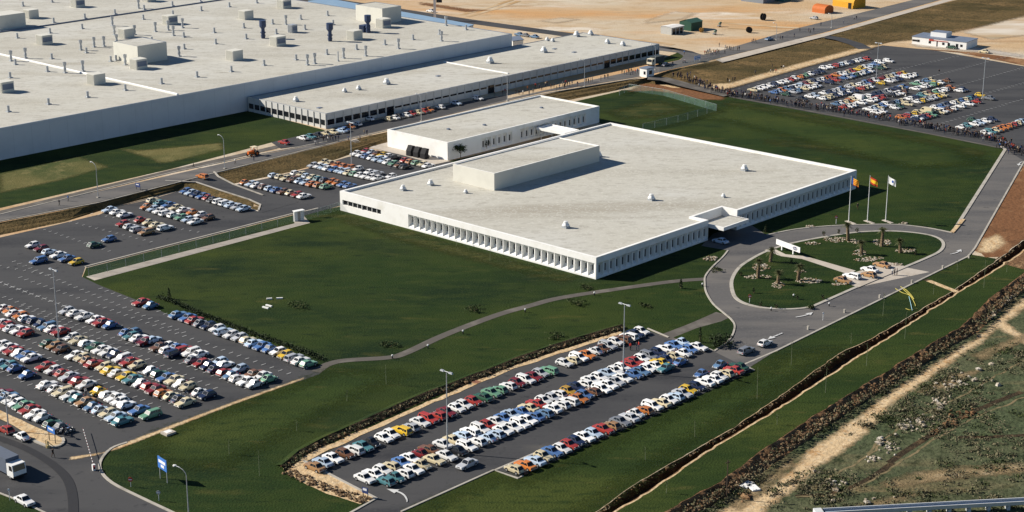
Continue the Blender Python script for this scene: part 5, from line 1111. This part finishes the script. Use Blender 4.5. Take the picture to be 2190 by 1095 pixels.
fence([(652, 472), (735, 447)], 2.2, 5.2, 'short chain link fence between the white gate and the office corner')
fence([(1325, 204), (1345, 194), (1420, 205), (1532, 238), (1450, 262), (1375, 280)], 2.3, 5.5, 'green chain link fence round the grass enclosure behind the offices')
fence([(1410, 157), (1540, 130)], 2.0, 7, 'light chain link fence along the terrace edge beyond the gatehouse', PZ)
gp, gq = at(629, 474, 0), at(650, 470, 0); gd = (gq - gp).normalized(); rt = empty('pedestrian_gate', gp, 0, 'white pedestrian gate with a flat lintel at the end of the tan path', 'gate'); gl = (gq - gp).length; gn = Vector((-gd.y, gd.x, 0))
b = MB(); b.box(gp + gd * .5, (1.0, .3, 2.6), ax=(gd, gn)); b.box(gp + gd * (gl - .5), (1.0, .3, 2.6), ax=(gd, gn)); b.box(gp + gd * (gl / 2) + UP * 2.6, (gl, 1.4, .15), ax=(gd, gn)); b.build('frame', M['white'], rt); b = MB(); b.box(gp + gd * (gl / 2), (gl - 2.05, .1, 2.5), ax=(gd, gn)); b.build('gate_leaf', M['concrete'], rt)
# steps down the bank
st = MB(); s0, s1 = at(757, 299, PZ), at(777, 316, .05)
for i in range(8): st.box(s0.lerp(s1, i / 7) - UP * .15, (2.4, .9, .2), ax=(A, V))
tag(st.build('steps', M['concrete']), 'pale concrete steps down the brown bank to the small car park', 'steps')
# ------------------------------------------------------------------ vegetation
def palm(x, y, top, label):
    p = at(x, y, .1); h = 1.5
    while P_px(p + UP * h)[1] > top + 8 and h < 12: h += .05
    rt = empty('palm_tree', p, rnd.uniform(0, 6), label, 'palm tree', 'palms on the roundabout'); b = MB(); k = 7; lean = Vector((rnd.uniform(-.04, .04), rnd.uniform(-.04, .04), 0))
    for i in range(k): b.cyl(lean * h * (i / k) ** 2 * 3 + UP * h * i / k, lean * h * ((i + 1) / k) ** 2 * 3 + UP * h * (i + 1) / k, .42 - .10 * i / k, .46 - .10 * (i + 1) / k, 9)
    b.build('trunk', M['bark'], rt, local=True); c = lean * h * 3 + UP * h; b = MB()
    for i in range(52):
        az = i * 2.4; el = rnd.uniform(.55, 1.4) if i % 5 else rnd.uniform(-.3, .3); L = rnd.uniform(1.3, 2.3); d = Vector((math.cos(az), math.sin(az), 0)); s = Vector((-d.y, d.x, 0)); prev = None
        for j in range(7):
            t = j / 6; q = c + d * L * t * math.cos(el) + UP * (L * t * math.sin(el) - .55 * t * t * L); w = .20 * (math.sin(math.pi * min(1, t * .9 + .1)) + .08)
            if prev:
                for sg in (-1, 1):
                    for e in (0, .5):
                        m_ = prev[0].lerp(q, e); b.face([m_, m_ + (q - prev[0]) * .35, m_ + s * sg * w * 1.9 + d * .12 - UP * w * .7])
            prev = (q,)
    b.build('crown', M['palmleaf'], rt, local=True)
for i, (x, y, t) in enumerate(((1813, 515, 475), (1886, 527, 485), (1925, 541, 508), (1842, 544, 512), (1648, 560, 528), (1621, 595, 552), (1664, 607, 575), (1707, 600, 563))):
    palm(x, y, t, ('tall palm at the upper edge of the roundabout, below the first flagpole', 'thick palm in the upper white stone bed', 'palm at the stone bed nearest the eastern end of the roundabout', 'slim palm in the stone bed above the forecourt', 'palm in front of the white sign board', 'bushy palm between two stone beds near the western curve', 'small palm in the round tan stone bed', 'palm standing in the long grey stone bed')[i])
def bush(name, x, y, w, h, label, m='leaf', n=260, z=0.0, cat='shrub', leafr=.14, group=None, trunk=False):
    p = at(x, y, z); rt = empty(name, p, 0, label, cat, group); b = MB()
    if trunk:
        b.cyl((0, 0, 0), (0, 0, h * .5), .12, .07, 7)
        for i in range(4): a = i * 1.6; b.cyl((0, 0, h * .4), (math.cos(a) * w * .25, math.sin(a) * w * .25, h * .7), .06, .03, 5)
        b.build('trunk', M['bark'], rt, local=True); b = MB()
    else:
        for i in range(6): a = i * 1.05; b.cyl((math.cos(a) * w * .1, math.sin(a) * w * .1, 0), (math.cos(a) * w * .3, math.sin(a) * w * .3, h * .6), .035, .02, 4)
        b.build('stem', M['bark'], rt, local=True); b = MB()
    cl = [(rnd.uniform(-.38, .38) * w, rnd.uniform(-.38, .38) * w, rnd.uniform(.35, .8) * h) for _ in range(9)]
    for i in range(n):
        c = rnd.choice(cl); r = abs(rnd.gauss(0, .13)) * w; t = rnd.uniform(0, 6.28); b.leaf((c[0] + r * math.cos(t), c[1] + r * math.sin(t), max(.08, c[2] + rnd.gauss(0, .14) * h) if not trunk else c[2] * .5 + h * .45 + rnd.gauss(0, .1) * h), leafr * rnd.uniform(.6, 1.5))
    b.build('crown' if trunk else 'foliage', M[m], rt, local=True)
SH = [(636, 656, 5.0, .9, 'broad low shrub clump on the lawn beside white stones'), (1010, 665, 4.4, 1.0, 'dark low shrub clump on the lawn above the path'), (1232, 651, 4.4, 1.0, 'low shrub clump just below the path bend'), (1190, 722, 4.0, .9, 'sparse shrub clump on the lawn above the lower car park'), (832, 740, 4.2, .8, 'yellowish shrub clump beside the lower path'), (1255, 617, 3.6, .7, 'low plants beside the near corner of the office building'), (1380, 655, 3.4, .5, 'faint low plants on the lawn below the path'), (1530, 580, 3.2, .8, 'plants beside the stone patch at the drive kerb')]
for x, y, w, h, l in SH: bush('shrub', x, y, w, h, l, 'leaf', 300)
bush('shrub', 1542, 738, 5.5, 2.2, 'dark rounded shrub on the grass corner by the junction', 'leafdark', 700, leafr=.2)
bush('shrub', 1733, 660, 1.6, .9, 'small bright shrub at the lower curve of the roundabout'); bush('shrub', 1690, 532, 3.4, .6, 'low planting under the white sign board', z=.1)
bush('wall_tree', 985, 341, 4.0, 4.2, 'dark small tree against the shaded white end wall', 'leafdark', 500, cat='tree', leafr=.22, trunk=True)
bush('wall_tree', 1041, 322, 1.4, 3.2, 'slim dark tree before the recessed windows', 'leafdark', 160, cat='tree', leafr=.18, trunk=True)
def cypress(x, y, h, label):
    p = at(x, y, 0); rt = empty('cypress_tree', p, 0, label, 'tree'); b = MB(); b.cyl((0, 0, 0), (0, 0, h * .5), .08, .05, 6); b.build('trunk', M['bark'], rt, local=True); b = MB()
    for i in range(260): t = rnd.random(); r = (.12 + .42 * (1 - t)) * rnd.uniform(.5, 1.05); a = rnd.uniform(0, 6.28); b.leaf((r * math.cos(a), r * math.sin(a), .25 + t * (h - .25)), .13)
    b.build('crown', M['leafdark'], rt, local=True)
cypress(362, 640, 2.6, 'small dark cypress at the end of the hedge by the car park'); cypress(1497, 733, 3.4, 'narrow cypress on the grass corner by the junction'); cypress(1456, 617, 2.2, 'small cypress beside the path near the drive'); cypress(1637, 497, 2.0, 'small dark conifer against the shaded office wall')
# young staked trees
YT = [(1692, 781, 730), (1619, 853, 786), (1765, 840, 786), (1853, 783, 735), (1662, 908, 886), (1888, 675, 628), (1935, 725, 668), (1996, 630, 606), (2047, 578, 556), (2104, 616, 556), (2153, 582, 560), (555, 1018, 962), (1486, 935, 900), (1425, 1055, 1030), (826, 822, 780), (976, 525, 488), (1048, 558, 525), (1380, 985, 955), (490, 972, 942), (635, 922, 900), (1820, 735, 712), (742, 858, 835)]
yp = [P_px(at(x, y)) for x, y, t in YT]
def yname(i):
    x, y, t = YT[i]
    where = ('on the strip between trench and rocky bank' if i in (2, 3, 4, 6, 9, 10) else 'on the lawn beside the straight road' if i in (0, 1, 5, 7, 8, 12, 13, 17, 20) else 'on the lawn before the office building' if i in (15, 16) else 'on the wide lawn left of the lower car park'.replace('left of', 'outside'))
    return where
cnt = {}
for i, (x, y, t) in enumerate(YT):
    p = at(x, y, 0); h = 1.0
    while P_px(p + UP * h)[1] > t and h < 7: h += .05
    w = yname(i); cnt[w] = cnt.get(w, 0) + 1
    rt = empty('young_tree', p, 0, f'thin staked young tree {w}, {ordinal(cnt[w])} counted', 'tree', 'young staked trees'); b = MB(); b.cyl((0, 0, 0), (rnd.uniform(-.1, .1), 0, h), .04, .02, 5); b.build('trunk', simple('stake', (.20, .22, .14)), rt, local=True); b = MB()
    for k in range(46): q = rnd.uniform(.55, 1.02); b.leaf((rnd.gauss(0, .22), rnd.gauss(0, .22), h * q), .09)
    b.build('crown', M['leaf'], rt, local=True)
# small palms and plants of the roundabout
for i, (x, y) in enumerate(((1762, 504), (1794, 500), (1833, 497), (1612, 627), (1760, 640), (1705, 640), (1692, 563), (1880, 523), (1957, 545), (1626, 655), (1584, 590), (1660, 660))): bush('shrub', x, y, .9, 1.3, 'small upright plant on the roundabout lawn, ' + ordinal(i + 1) + ' of a dozen', 'leafdark', 60, .1, leafr=.13, group='small plants of the roundabout')
# hedge
hb = MB(); hp = [at(*p, 0) for p in ((330, 640), (365, 650), (420, 676), (480, 698), (560, 728), (640, 756), (684, 774))]
for a, c in zip(hp, hp[1:]):
    n = int((c - a).length * 62)
    for i in range(n): q = a.lerp(c, rnd.random()) + Vector((rnd.gauss(.6, .4), rnd.gauss(.8, .45), 0)); hb.leaf((q.x, q.y, rnd.uniform(.05, .8)), rnd.uniform(.1, .24))
tag(hb.build('hedge', M['leafdark']), 'low dark hedge between the western car park row and the wide lawn', 'hedge')
# rough banks
def tufts(line, w, n, rmin, rmax, hmax, mats, name, label, stones=0, z=None, stuff=True):
    b = MB(); L = [0]
    for a, c in zip(line, line[1:]): L.append(L[-1] + (c - a).length)
    def pick():
        t = rnd.random() * L[-1]; j = 0
        while L[j + 1] < t: j += 1
        a, c = line[j], line[j + 1]; d = (c - a).normalized(); return a.lerp(c, (t - L[j]) / (c - a).length) + Vector((-d.y, d.x, 0)) * rnd.uniform(-w / 2, w / 2)
    for i in range(n):
        q = pick(); k = rnd.choice([0, 0, 1]) if len(mats) > 1 else 0
        for _ in range(4): b.leaf(q + Vector((rnd.gauss(0, .2), rnd.gauss(0, .2), rnd.uniform(0, hmax))), rnd.uniform(rmin, rmax), k)
    for i in range(stones): q = pick(); b.blob(q + UP * rnd.uniform(0, .15), rnd.uniform(.12, .4), len(mats) - 1, .4, 5, .7)
    return tag(b.build(name, [M[m] for m in mats]), label, None, None, 'stuff')
BR = ragged(P([(602, 1003), (640, 970), (700, 940), (800, 895), (900, 850), (1000, 813), (1100, 773), (1200, 738), (1330, 700)]), .3, 2, False)
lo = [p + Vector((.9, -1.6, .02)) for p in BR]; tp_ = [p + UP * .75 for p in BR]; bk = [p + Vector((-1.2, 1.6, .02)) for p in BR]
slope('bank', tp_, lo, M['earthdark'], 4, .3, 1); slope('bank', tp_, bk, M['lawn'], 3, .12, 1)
tufts([p + Vector((.35, -.6, .3)) for p in BR], 1.6, 800, .08, .25, .35, ['scrub', 'leafdark', 'rubbletan'], 'bank_weeds', 'weeds and stones on the dark bank above the lower car park', 160)
tufts([at(x, y, .1) for x, y in ((615, 1008), (660, 1028), (720, 1050), (785, 1072))], 2.2, 60, .06, .15, .15, ['scrub', 'rubbletan'], 'bank_stones', 'loose stones on the sandy bank at the end of the lower car park', 170)
tufts([p + Vector((.1, -.1, -.3)) for p in tru], .9, 900, .08, .22, .3, ['scrub', 'earth', 'rubbletan'], 'trench_weeds', 'weeds and clods along the trench', 700)
mid = [a.lerp(c, .45) for a, c in zip([bkt[int(i * (len(bkt) - 1) / 60)] for i in range(61)], [bkb[0]] * 61)]
bl_ = P(BKB, -1.0); tl_ = P(BKT, -.3); bm = [a.lerp(c, .5) for a, c in zip(tl_, bl_)][1:13]
tufts(bm, 3.4, 1500, .10, .30, .4, ['scrub', 'rubbletan', 'rubbletan'], 'rocky_bank_rubble', 'stones and dry weeds on the brown bank below the lawn strip', 420)
pale = [at(x, y, -1.1) for x, y in ((2195, 600), (2150, 632), (2128, 652), (2105, 680))]
tufts(pale, 3.5, 60, .1, .25, .3, ['scrub', 'stone'], 'stone_rubble', 'pale rubble at the upper end of the rocky bank', 260)
sb_ = MB()
for i in range(5200):
    x, y = rnd.uniform(1500, 2200), rnd.uniform(600, 1100); q = at(x, y, FZ); r = (1.5 if rnd.random() < .35 else .7)
    yb = 600 + (2200 - x) * .70; yt_ = 625 + (2200 - x) * .715          # near the bank and beside the track
    dist = (y - yb) 
    dn = noise.noise(q * .045) + .5 * noise.noise(q * .16)
    if dist < 12 or dist < 0: continue
    dens = 1.0 if dist < 60 else .6 if dist < 190 else .22
    if rnd.random() > dens * (.45 + 1.9 * dn): continue
    ty = 628 + (2200 - x) * .69
    if 24 < dist < 66 and abs(dist - 45) < 16 + 6 * dn: continue
    k = 0 if rnd.random() < .8 else 1; h = rnd.uniform(.35, .8) * r; n = int(30 * r + 8)
    for j in range(n): sb_.leaf(q + Vector((rnd.gauss(0, .55 * r), rnd.gauss(0, .45 * r), abs(rnd.gauss(0, .45)) * h)), rnd.uniform(.10, .26), k)
tag(sb_.build('scrub', [M['scrub'], M['leaf']]), 'low olive scrub over the rough field beside the dirt track', None, None, 'stuff')
rb = MB()
for (cx, cy, sx, sy, n, m) in ((2045, 822, 32, 16, 60, 0), (2010, 860, 24, 10, 36, 0), (1975, 905, 36, 16, 70, 0), (1935, 915, 22, 10, 30, 0), (1900, 955, 24, 16, 50, 0), (1870, 980, 16, 8, 22, 0), (1790, 1035, 22, 10, 26, 0), (2060, 885, 34, 10, 40, 1), (2030, 905, 20, 8, 26, 1), (2000, 925, 12, 6, 12, 1), (1750, 1010, 8, 4, 5, 0), (2110, 800, 50, 30, 14, 0), (2020, 680, 30, 14, 24, 0), (1860, 1070, 60, 15, 12, 0), (1595, 1065, 14, 8, 26, 1)):
    for i in range(int(n * .55)):
        q = at(cx + rnd.gauss(0, sx * .55), cy - rnd.gauss(0, sy * .55) - 0, FZ); rb.blob(q + UP * .1, rnd.uniform(.2, .75) if rnd.random() < .25 else rnd.uniform(.15, .4), m, .4, 6, .75)
tag(rb.build('field_rubble', [M['stone'], M['earth']]), 'heaps of pale stones and red earth on the rough field', None, None, 'stuff')
for i, (x, y, w) in enumerate(((1596, 1038, 1.6), (1612, 1045, 1.4))):
    b = MB(); b.box(at(x, y, FZ) + UP * .05, (w * 1.6, w, .25), rz=.9 + i); tag(b.build('concrete_slab', M['white']), ('larger', 'smaller')[i] + ' white broken slab lying at the foot of the rocky bank', 'slab')
sbed = MB()
for (cx, cy, sx, sy, n) in ((1788, 513, 28, 6, 110), (1827, 517, 14, 5, 40), (1885, 519, 20, 8, 80), (1938, 536, 24, 4, 60), (1838, 542, 15, 7, 50), (1628, 572, 20, 8, 80), (1622, 592, 30, 5, 60), (1665, 610, 13, 7, 50), (1730, 601, 28, 6, 100), (1712, 581, 14, 3, 24), (1737, 521, 18, 3, 40), (1520, 553, 14, 5, 40), (1733, 484, 9, 3, 24), (1932, 478, 9, 2, 18), (1850, 556, 26, 4, 60), (1868, 553, 22, 4, 40), (1918, 566, 16, 3, 30), (1795, 608, 18, 3, 30)):
    for i in range(n):
        a, r = rnd.uniform(0, 6.28), math.sqrt(rnd.random()); q = at(cx + sx * r * math.cos(a), cy + sy * r * math.sin(a), .11); sbed.blob(q, rnd.uniform(.14, .36), 0 if rnd.random() < .7 else 1, .35, 6, .7)
tag(sbed.build('rock_garden_stones', [M['stone'], M['rubbletan']]), 'beds of pale stones laid round the roundabout palms', None, None, 'stuff')
# ------------------------------------------------------------------ odds and ends
ip, iq = at(1762, 1092, 0), at(2560, 1049, 0); id_ = (iq - ip).normalized(); il = (iq - ip).length; inn_ = Vector((-id_.y, id_.x, 0)); rt = empty('irrigation_channel', (ip.x, ip.y, FZ), math.atan2(id_.y, id_.x), 'raised pale concrete irrigation channel crossing the bottom corner of the field', 'channel'); b = MB()
prof = [(-.75, 1.6), (-.6, .9), (-.3, .75), (.3, .75), (.6, .9), (.75, 1.6), (.6, 1.6), (.45, 1.05), (-.45, 1.05), (-.6, 1.6)]
for x in (0, il):
    f = [Vector((x, y, z)) for y, z in prof]; 
    if x == 0: pf = f
for i in range(10): b.face([(0, *prof[i]), (il, *prof[i]), (il, *prof[(i + 1) % 10]), (0, *prof[(i + 1) % 10])])
b.build('trough', simple('channel_concrete', (.55, .56, .56), .8), rt, local=True)
b = MB(); b.face([(0, -.5, 1.28), (il, -.5, 1.28), (il, .5, 1.28), (0, .5, 1.28)]); b.build('water', mat('channel_water', (.03, .06, .12), .08, .5, [(3., (.04, .07, .13), .5, .7)]), rt, local=True)
x = 1.0
while x < il: b = MB(); b.box((x, 0, 0), (.5, 1.0, .76)); b.box((x, 0, .7), (.3, 1.5, .12)); b.build('pier', M['channel_concrete'], rt, local=True); x += 3.3
b = MB(); b.box((-.9, 0, 0), (1.3, 1.6, 1.65)); b.build('outlet_box', M['channel_concrete'], rt, local=True)
up = at(1554, 1063, -1.2); rt = empty('utility_pole', up, 0, 'dark wooden pole standing on the rocky bank', 'pole'); b = MB(); b.cyl((0, 0, 0), (0, 0, 6.6), .13, .09, 7); b.build('shaft', simple('pole_wood', (.07, .05, .035)), rt, local=True); b = MB(); b.box((0, 0, 6.1), (1.0, .1, .12), rz=.5); b.build('crosspiece', M['pole_wood'], rt, local=True)
def hose(pts, m, label): 
    q = curve(P(pts, .1), 5); b = MB(); b.tube(q, .07, 6); tag(b.build('garden_hose', m), label, 'hose')
yh = simple('hose_yellow', (.44, .38, .08)); bh = simple('hose_blue', (.30, .50, .55))
hose([(1915, 617), (1930, 626), (1946, 632), (1956, 648), (1958, 655)], yh, 'yellow hose looping over the lawn beside the road edge'); hose([(1926, 613), (1938, 620), (1948, 630), (1955, 640), (1948, 633), (1930, 617)], yh, 'second yellow hose tangled above the longer loop'); hose([(1944, 634), (1948, 650), (1951, 664)], bh, 'pale blue hose running down from the yellow tangle'); hose([(1937, 660), (1948, 663), (1962, 660)], yh, 'short yellow hose end near the trench')
for i, (x, y, l, a) in enumerate(((568, 659, 1.7, -.62), (575, 655, 1.7, -.62), (576, 640, 1.2, .2), (598, 639, 1.4, .1))):
    b = MB(); b.box(at(x, y, .02), (l, .38, .28), rz=a); tag(b.build('kerb_block', M['white']), ('front white block of two lying on the wide lawn', 'rear white block of two lying on the wide lawn', 'half buried pale slab above the white blocks', 'pale slab beside the shrub clump on the lawn')[i], 'block')
p = at(360, 928, 0); rt = empty('manhole_cover', p, 0, 'square pale concrete manhole surround on the lawn edge', 'manhole'); b = MB(); b.box((0, 0, 0), (2.0, 1.9, .45), ax=(A, V)); b.build('surround', M['concrete'], rt, local=True); b = MB(); b.box((0, 0, .45), (1.2, 1.1, .06), ax=(A, V)); b.build('lid', M['white'], rt, local=True)
b = MB(); b.box(at(1014, 816, .02), (2.4, 1.4, .08), rz=-.6); tag(b.build('clay_slab', simple('clay_red', (.26, .12, .07))), 'flat brown slab on the lawn above the lower car park bank', 'slab')
for i, (x, y) in enumerate(((839, 767), (915, 745), (990, 714), (1123, 668), (1271, 632), (1502, 613), (1697, 637), (1649, 665), (1773, 655))):
    rt = empty('path_light', at(x, y, 0), 0, 'small bollard light beside the path or roundabout, ' + ordinal(i + 1) + ' from the lower end', 'bollard light', 'small bollard lights'); b = MB(); b.cyl((0, 0, 0), (0, 0, .6), .13, n=8); b.build('post', M['dark'], rt, local=True); b = MB(); b.cyl((0, 0, .6), (0, 0, .85), .2, .16, 8); b.build('lamp_head', M['whitesteel'], rt, local=True)
for i, (x, y) in enumerate(((2072, 552), (2016, 575), (1950, 606), (1881, 638), (1806, 669), (1728, 705))):
    rt = empty('edge_marker', at(x, y, 0), 0, 'short pale marker post on the road edge, ' + ordinal(i + 1) + ' from the road corner', 'marker post', 'marker posts along the road edge'); b = MB(); b.box((0, 0, 0), (.35, .35, .7), rz=.8); b.build('post', M['kerb'], rt, local=True); b = MB(); b.box((0, 0, .7), (.42, .42, .12), rz=.8); b.build('cap', M['kerb'], rt, local=True)
# hydrant / pump beside the sand island
p = at(103, 958, 0); rt = empty('pump', p, .4, 'cream pump stand beside the sand island tip', 'pump'); b = MB(); b.box((0, 0, 0), (.5, .5, .5)); b.cyl((0, 0, .5), (0, 0, 1.3), .16, n=8); b.build('stand', simple('pump_cream', (.55, .43, .2)), rt, local=True); b = MB(); b.cyl((.15, 0, 1.0), (.9, 0, .2), .07, n=6); b.cyl((-.3, .2, 0), (-.3, .2, 1.5), .08, n=6); b.build('pipe', M['pump_cream'], rt, local=True)
# parked motorcycles
def moto(x, y, col, ang, label, z=0.0):
    p = at(x, y, z); rt = empty('motorcycle', p, ang, label, 'motorcycle', 'motorcycles parked by the sand island')
    for wx in (-.62, .62): b = MB(); b.cyl((wx, -.05, .31), (wx, .05, .31), .31, n=12); b.cyl((wx, -.055, .31), (wx, .055, .31), .18, n=8, m=1); b.build('wheel', [M['dark'], M['chrome']], rt, local=True)
    b = MB(); b.cyl((-.62, 0, .31), (-.05, 0, .5), .05); b.cyl((.62, 0, .31), (.40, 0, .95), .05); b.cyl((.4, 0, .85), (-.05, 0, .4), .06); b.box((0, 0, .28), (.45, .26, .3)); b.build('frame', M['chrome'], rt, local=True)
    b = MB(); b.blob((.15, 0, .78), .24, j=0, n=8, fl=.6); b.build('tank', PM[col], rt, local=True); b = MB(); b.box((-.35, 0, .72), (.65, .24, .11)); b.build('seat', M['dark'], rt, local=True); b = MB(); b.cyl((.36, -.35, 1.02), (.36, .35, 1.02), .025); b.build('handlebar', M['chrome'], rt, local=True)
for i, (x, y, c) in enumerate(((121, 918, 'k'), (127, 921, 'o'), (133, 923, 'r'), (139, 921, 'k'), (145, 924, 'b'), (151, 925, 'k'), (130, 927, 's'), (142, 928, 'k'))): moto(x, y, c, R(47) + rnd.gauss(0, .2), f'{PAINT[c][0]} motorcycle at the end of the sand island row, ' + ordinal(i + 1) + ' in the cluster')
moto(1463, 134, 'r', WD, 'motorcycle alone on the terrace road past the gatehouse', PZ)
# tractor
p = at(541, 333, PZ); rt = empty('tractor', p, R(227), 'orange tractor with a pale canopy standing on the terrace road', 'tractor'); om = simple('tractor_orange', (.55, .12, .015)); b = MB(); b.box((.9, 0, .75), (1.7, .8, .75)); b.box((-.5, 0, .6), (1.3, 1.3, .5)); b.build('body', om, rt, local=True); b = MB()
for sx in (-1.1, .15):
    for sy in (-.65, .65): b.box((sx, sy, 1.1), (.1, .1, 1.4))
b.build('canopy_post', om, rt, local=True); b = MB(); b.box((-.5, 0, 2.5), (1.7, 1.6, .14)); b.build('canopy', simple('canopy_cream', (.7, .6, .42)), rt, local=True); b = MB(); b.box((-.6, 0, 1.1), (.5, .6, .25)); b.box((-.85, 0, 1.3), (.1, .6, .5)); b.build('seat', M['dark'], rt, local=True)
for (wx, r, w) in ((-.8, .75, .42), (1.3, .45, .28)):
    for s in (-1, 1): b = MB(); b.cyl((wx, s * (.9 - w / 2), r), (wx, s * (.9 + w / 2), r), r, n=16); b.cyl((wx, s * .9 - w * .52, r), (wx, s * .9 + w * .52, r), r * .5, n=10, m=1); b.build('wheel', [M['dark'], om], rt, local=True)
# drums and machines on the sand
def drum(x, y, r, w, m, label, name='cable_drum', ang=.8):
    p = at(x, y, PZ); rt = empty(name, p, ang, label, 'cable drum'); b = MB(); b.cyl((0, -w * .4, r), (0, w * .4, r), r * .6, n=14); b.build('core', m, rt, local=True)
    for s in (-1, 1): b = MB(); b.cyl((0, s * w * .4, r), (0, s * w * .5, r), r, n=18); b.build('flange', m, rt, local=True)
drum(1632, 43, 1.45, 1.2, M['dark'], 'big black cable drum on the open sandy ground'); drum(1602, 70, 1.2, 1.3, M['dark'], 'black cable drum closer to the far road', ang=.2); drum(1500, 69, .95, .9, simple('drum_ochre', (.45, .24, .05)), 'ochre cable drum beside the green shed')
def mixer(x, y, label):
    rt = empty('cement_mixer', at(x, y, PZ), .5, label, 'cement mixer'); b = MB(); b.cyl((-.2, 0, 1.3), (.55, 0, 1.75), .65, .35, 10); b.cyl((-.55, 0, 1.1), (-.2, 0, 1.3), .4, .65, 10); b.build('drum', simple('mixer_green', (.12, .17, .12)), rt, local=True); b = MB(); b.box((0, .6, 0), (.15, .15, 1.4)); b.box((0, -.6, 0), (.15, .15, 1.4)); b.box((-.4, 0, .35), (1.5, .9, .15)); b.build('frame', M['steel'], rt, local=True)
    for s in (-1, 1): b = MB(); b.cyl((-.6, s * .55, .35), (-.6, s * .7, .35), .35, n=12); b.build('wheel', M['dark'], rt, local=True)
mixer(1530, 74, 'green site machine on wheels before the cable drums'); mixer(1540, 57, 'green site machine further back beside a pale slab')
# ------------------------------------------------------------------ light
az, el = R(168), R(31)
sd = Vector((math.cos(az) * math.cos(el), math.sin(az) * math.cos(el), math.sin(el)))
sun = bpy.data.objects.new('sun', bpy.data.lights.new('sun', 'SUN')); COL.objects.link(sun); sun.rotation_euler = (-sd).to_track_quat('-Z', 'Y').to_euler(); sun.data.energy = 5.0; sun.data.angle = R(.5); sun.data.color = (1, .93, .82)
w = bpy.data.worlds.new('World'); scene.world = w; w.use_nodes = True; nt = w.node_tree; bg = nt.nodes['Background']
sky = nt.nodes.new('ShaderNodeTexSky'); sky.sky_type = 'NISHITA'; sky.sun_disc = False; sky.sun_elevation = el; sky.sun_rotation = math.pi / 2 - az; sky.altitude = 50; sky.air_density = 1.0; sky.dust_density = 0.0; sky.ozone_density = 5.5
nt.links.new(sky.outputs['Color'], bg.inputs['Color']); bg.inputs['Strength'].default_value = .05
vs = scene.view_settings; vs.view_transform = 'Standard'; vs.look = 'None'; vs.gamma = 1; vs.exposure = 0.65; vs.use_curve_mapping = False
scene.cycles.max_bounces = 6; scene.cycles.diffuse_bounces = 4; scene.cycles.transparent_max_bounces = 12
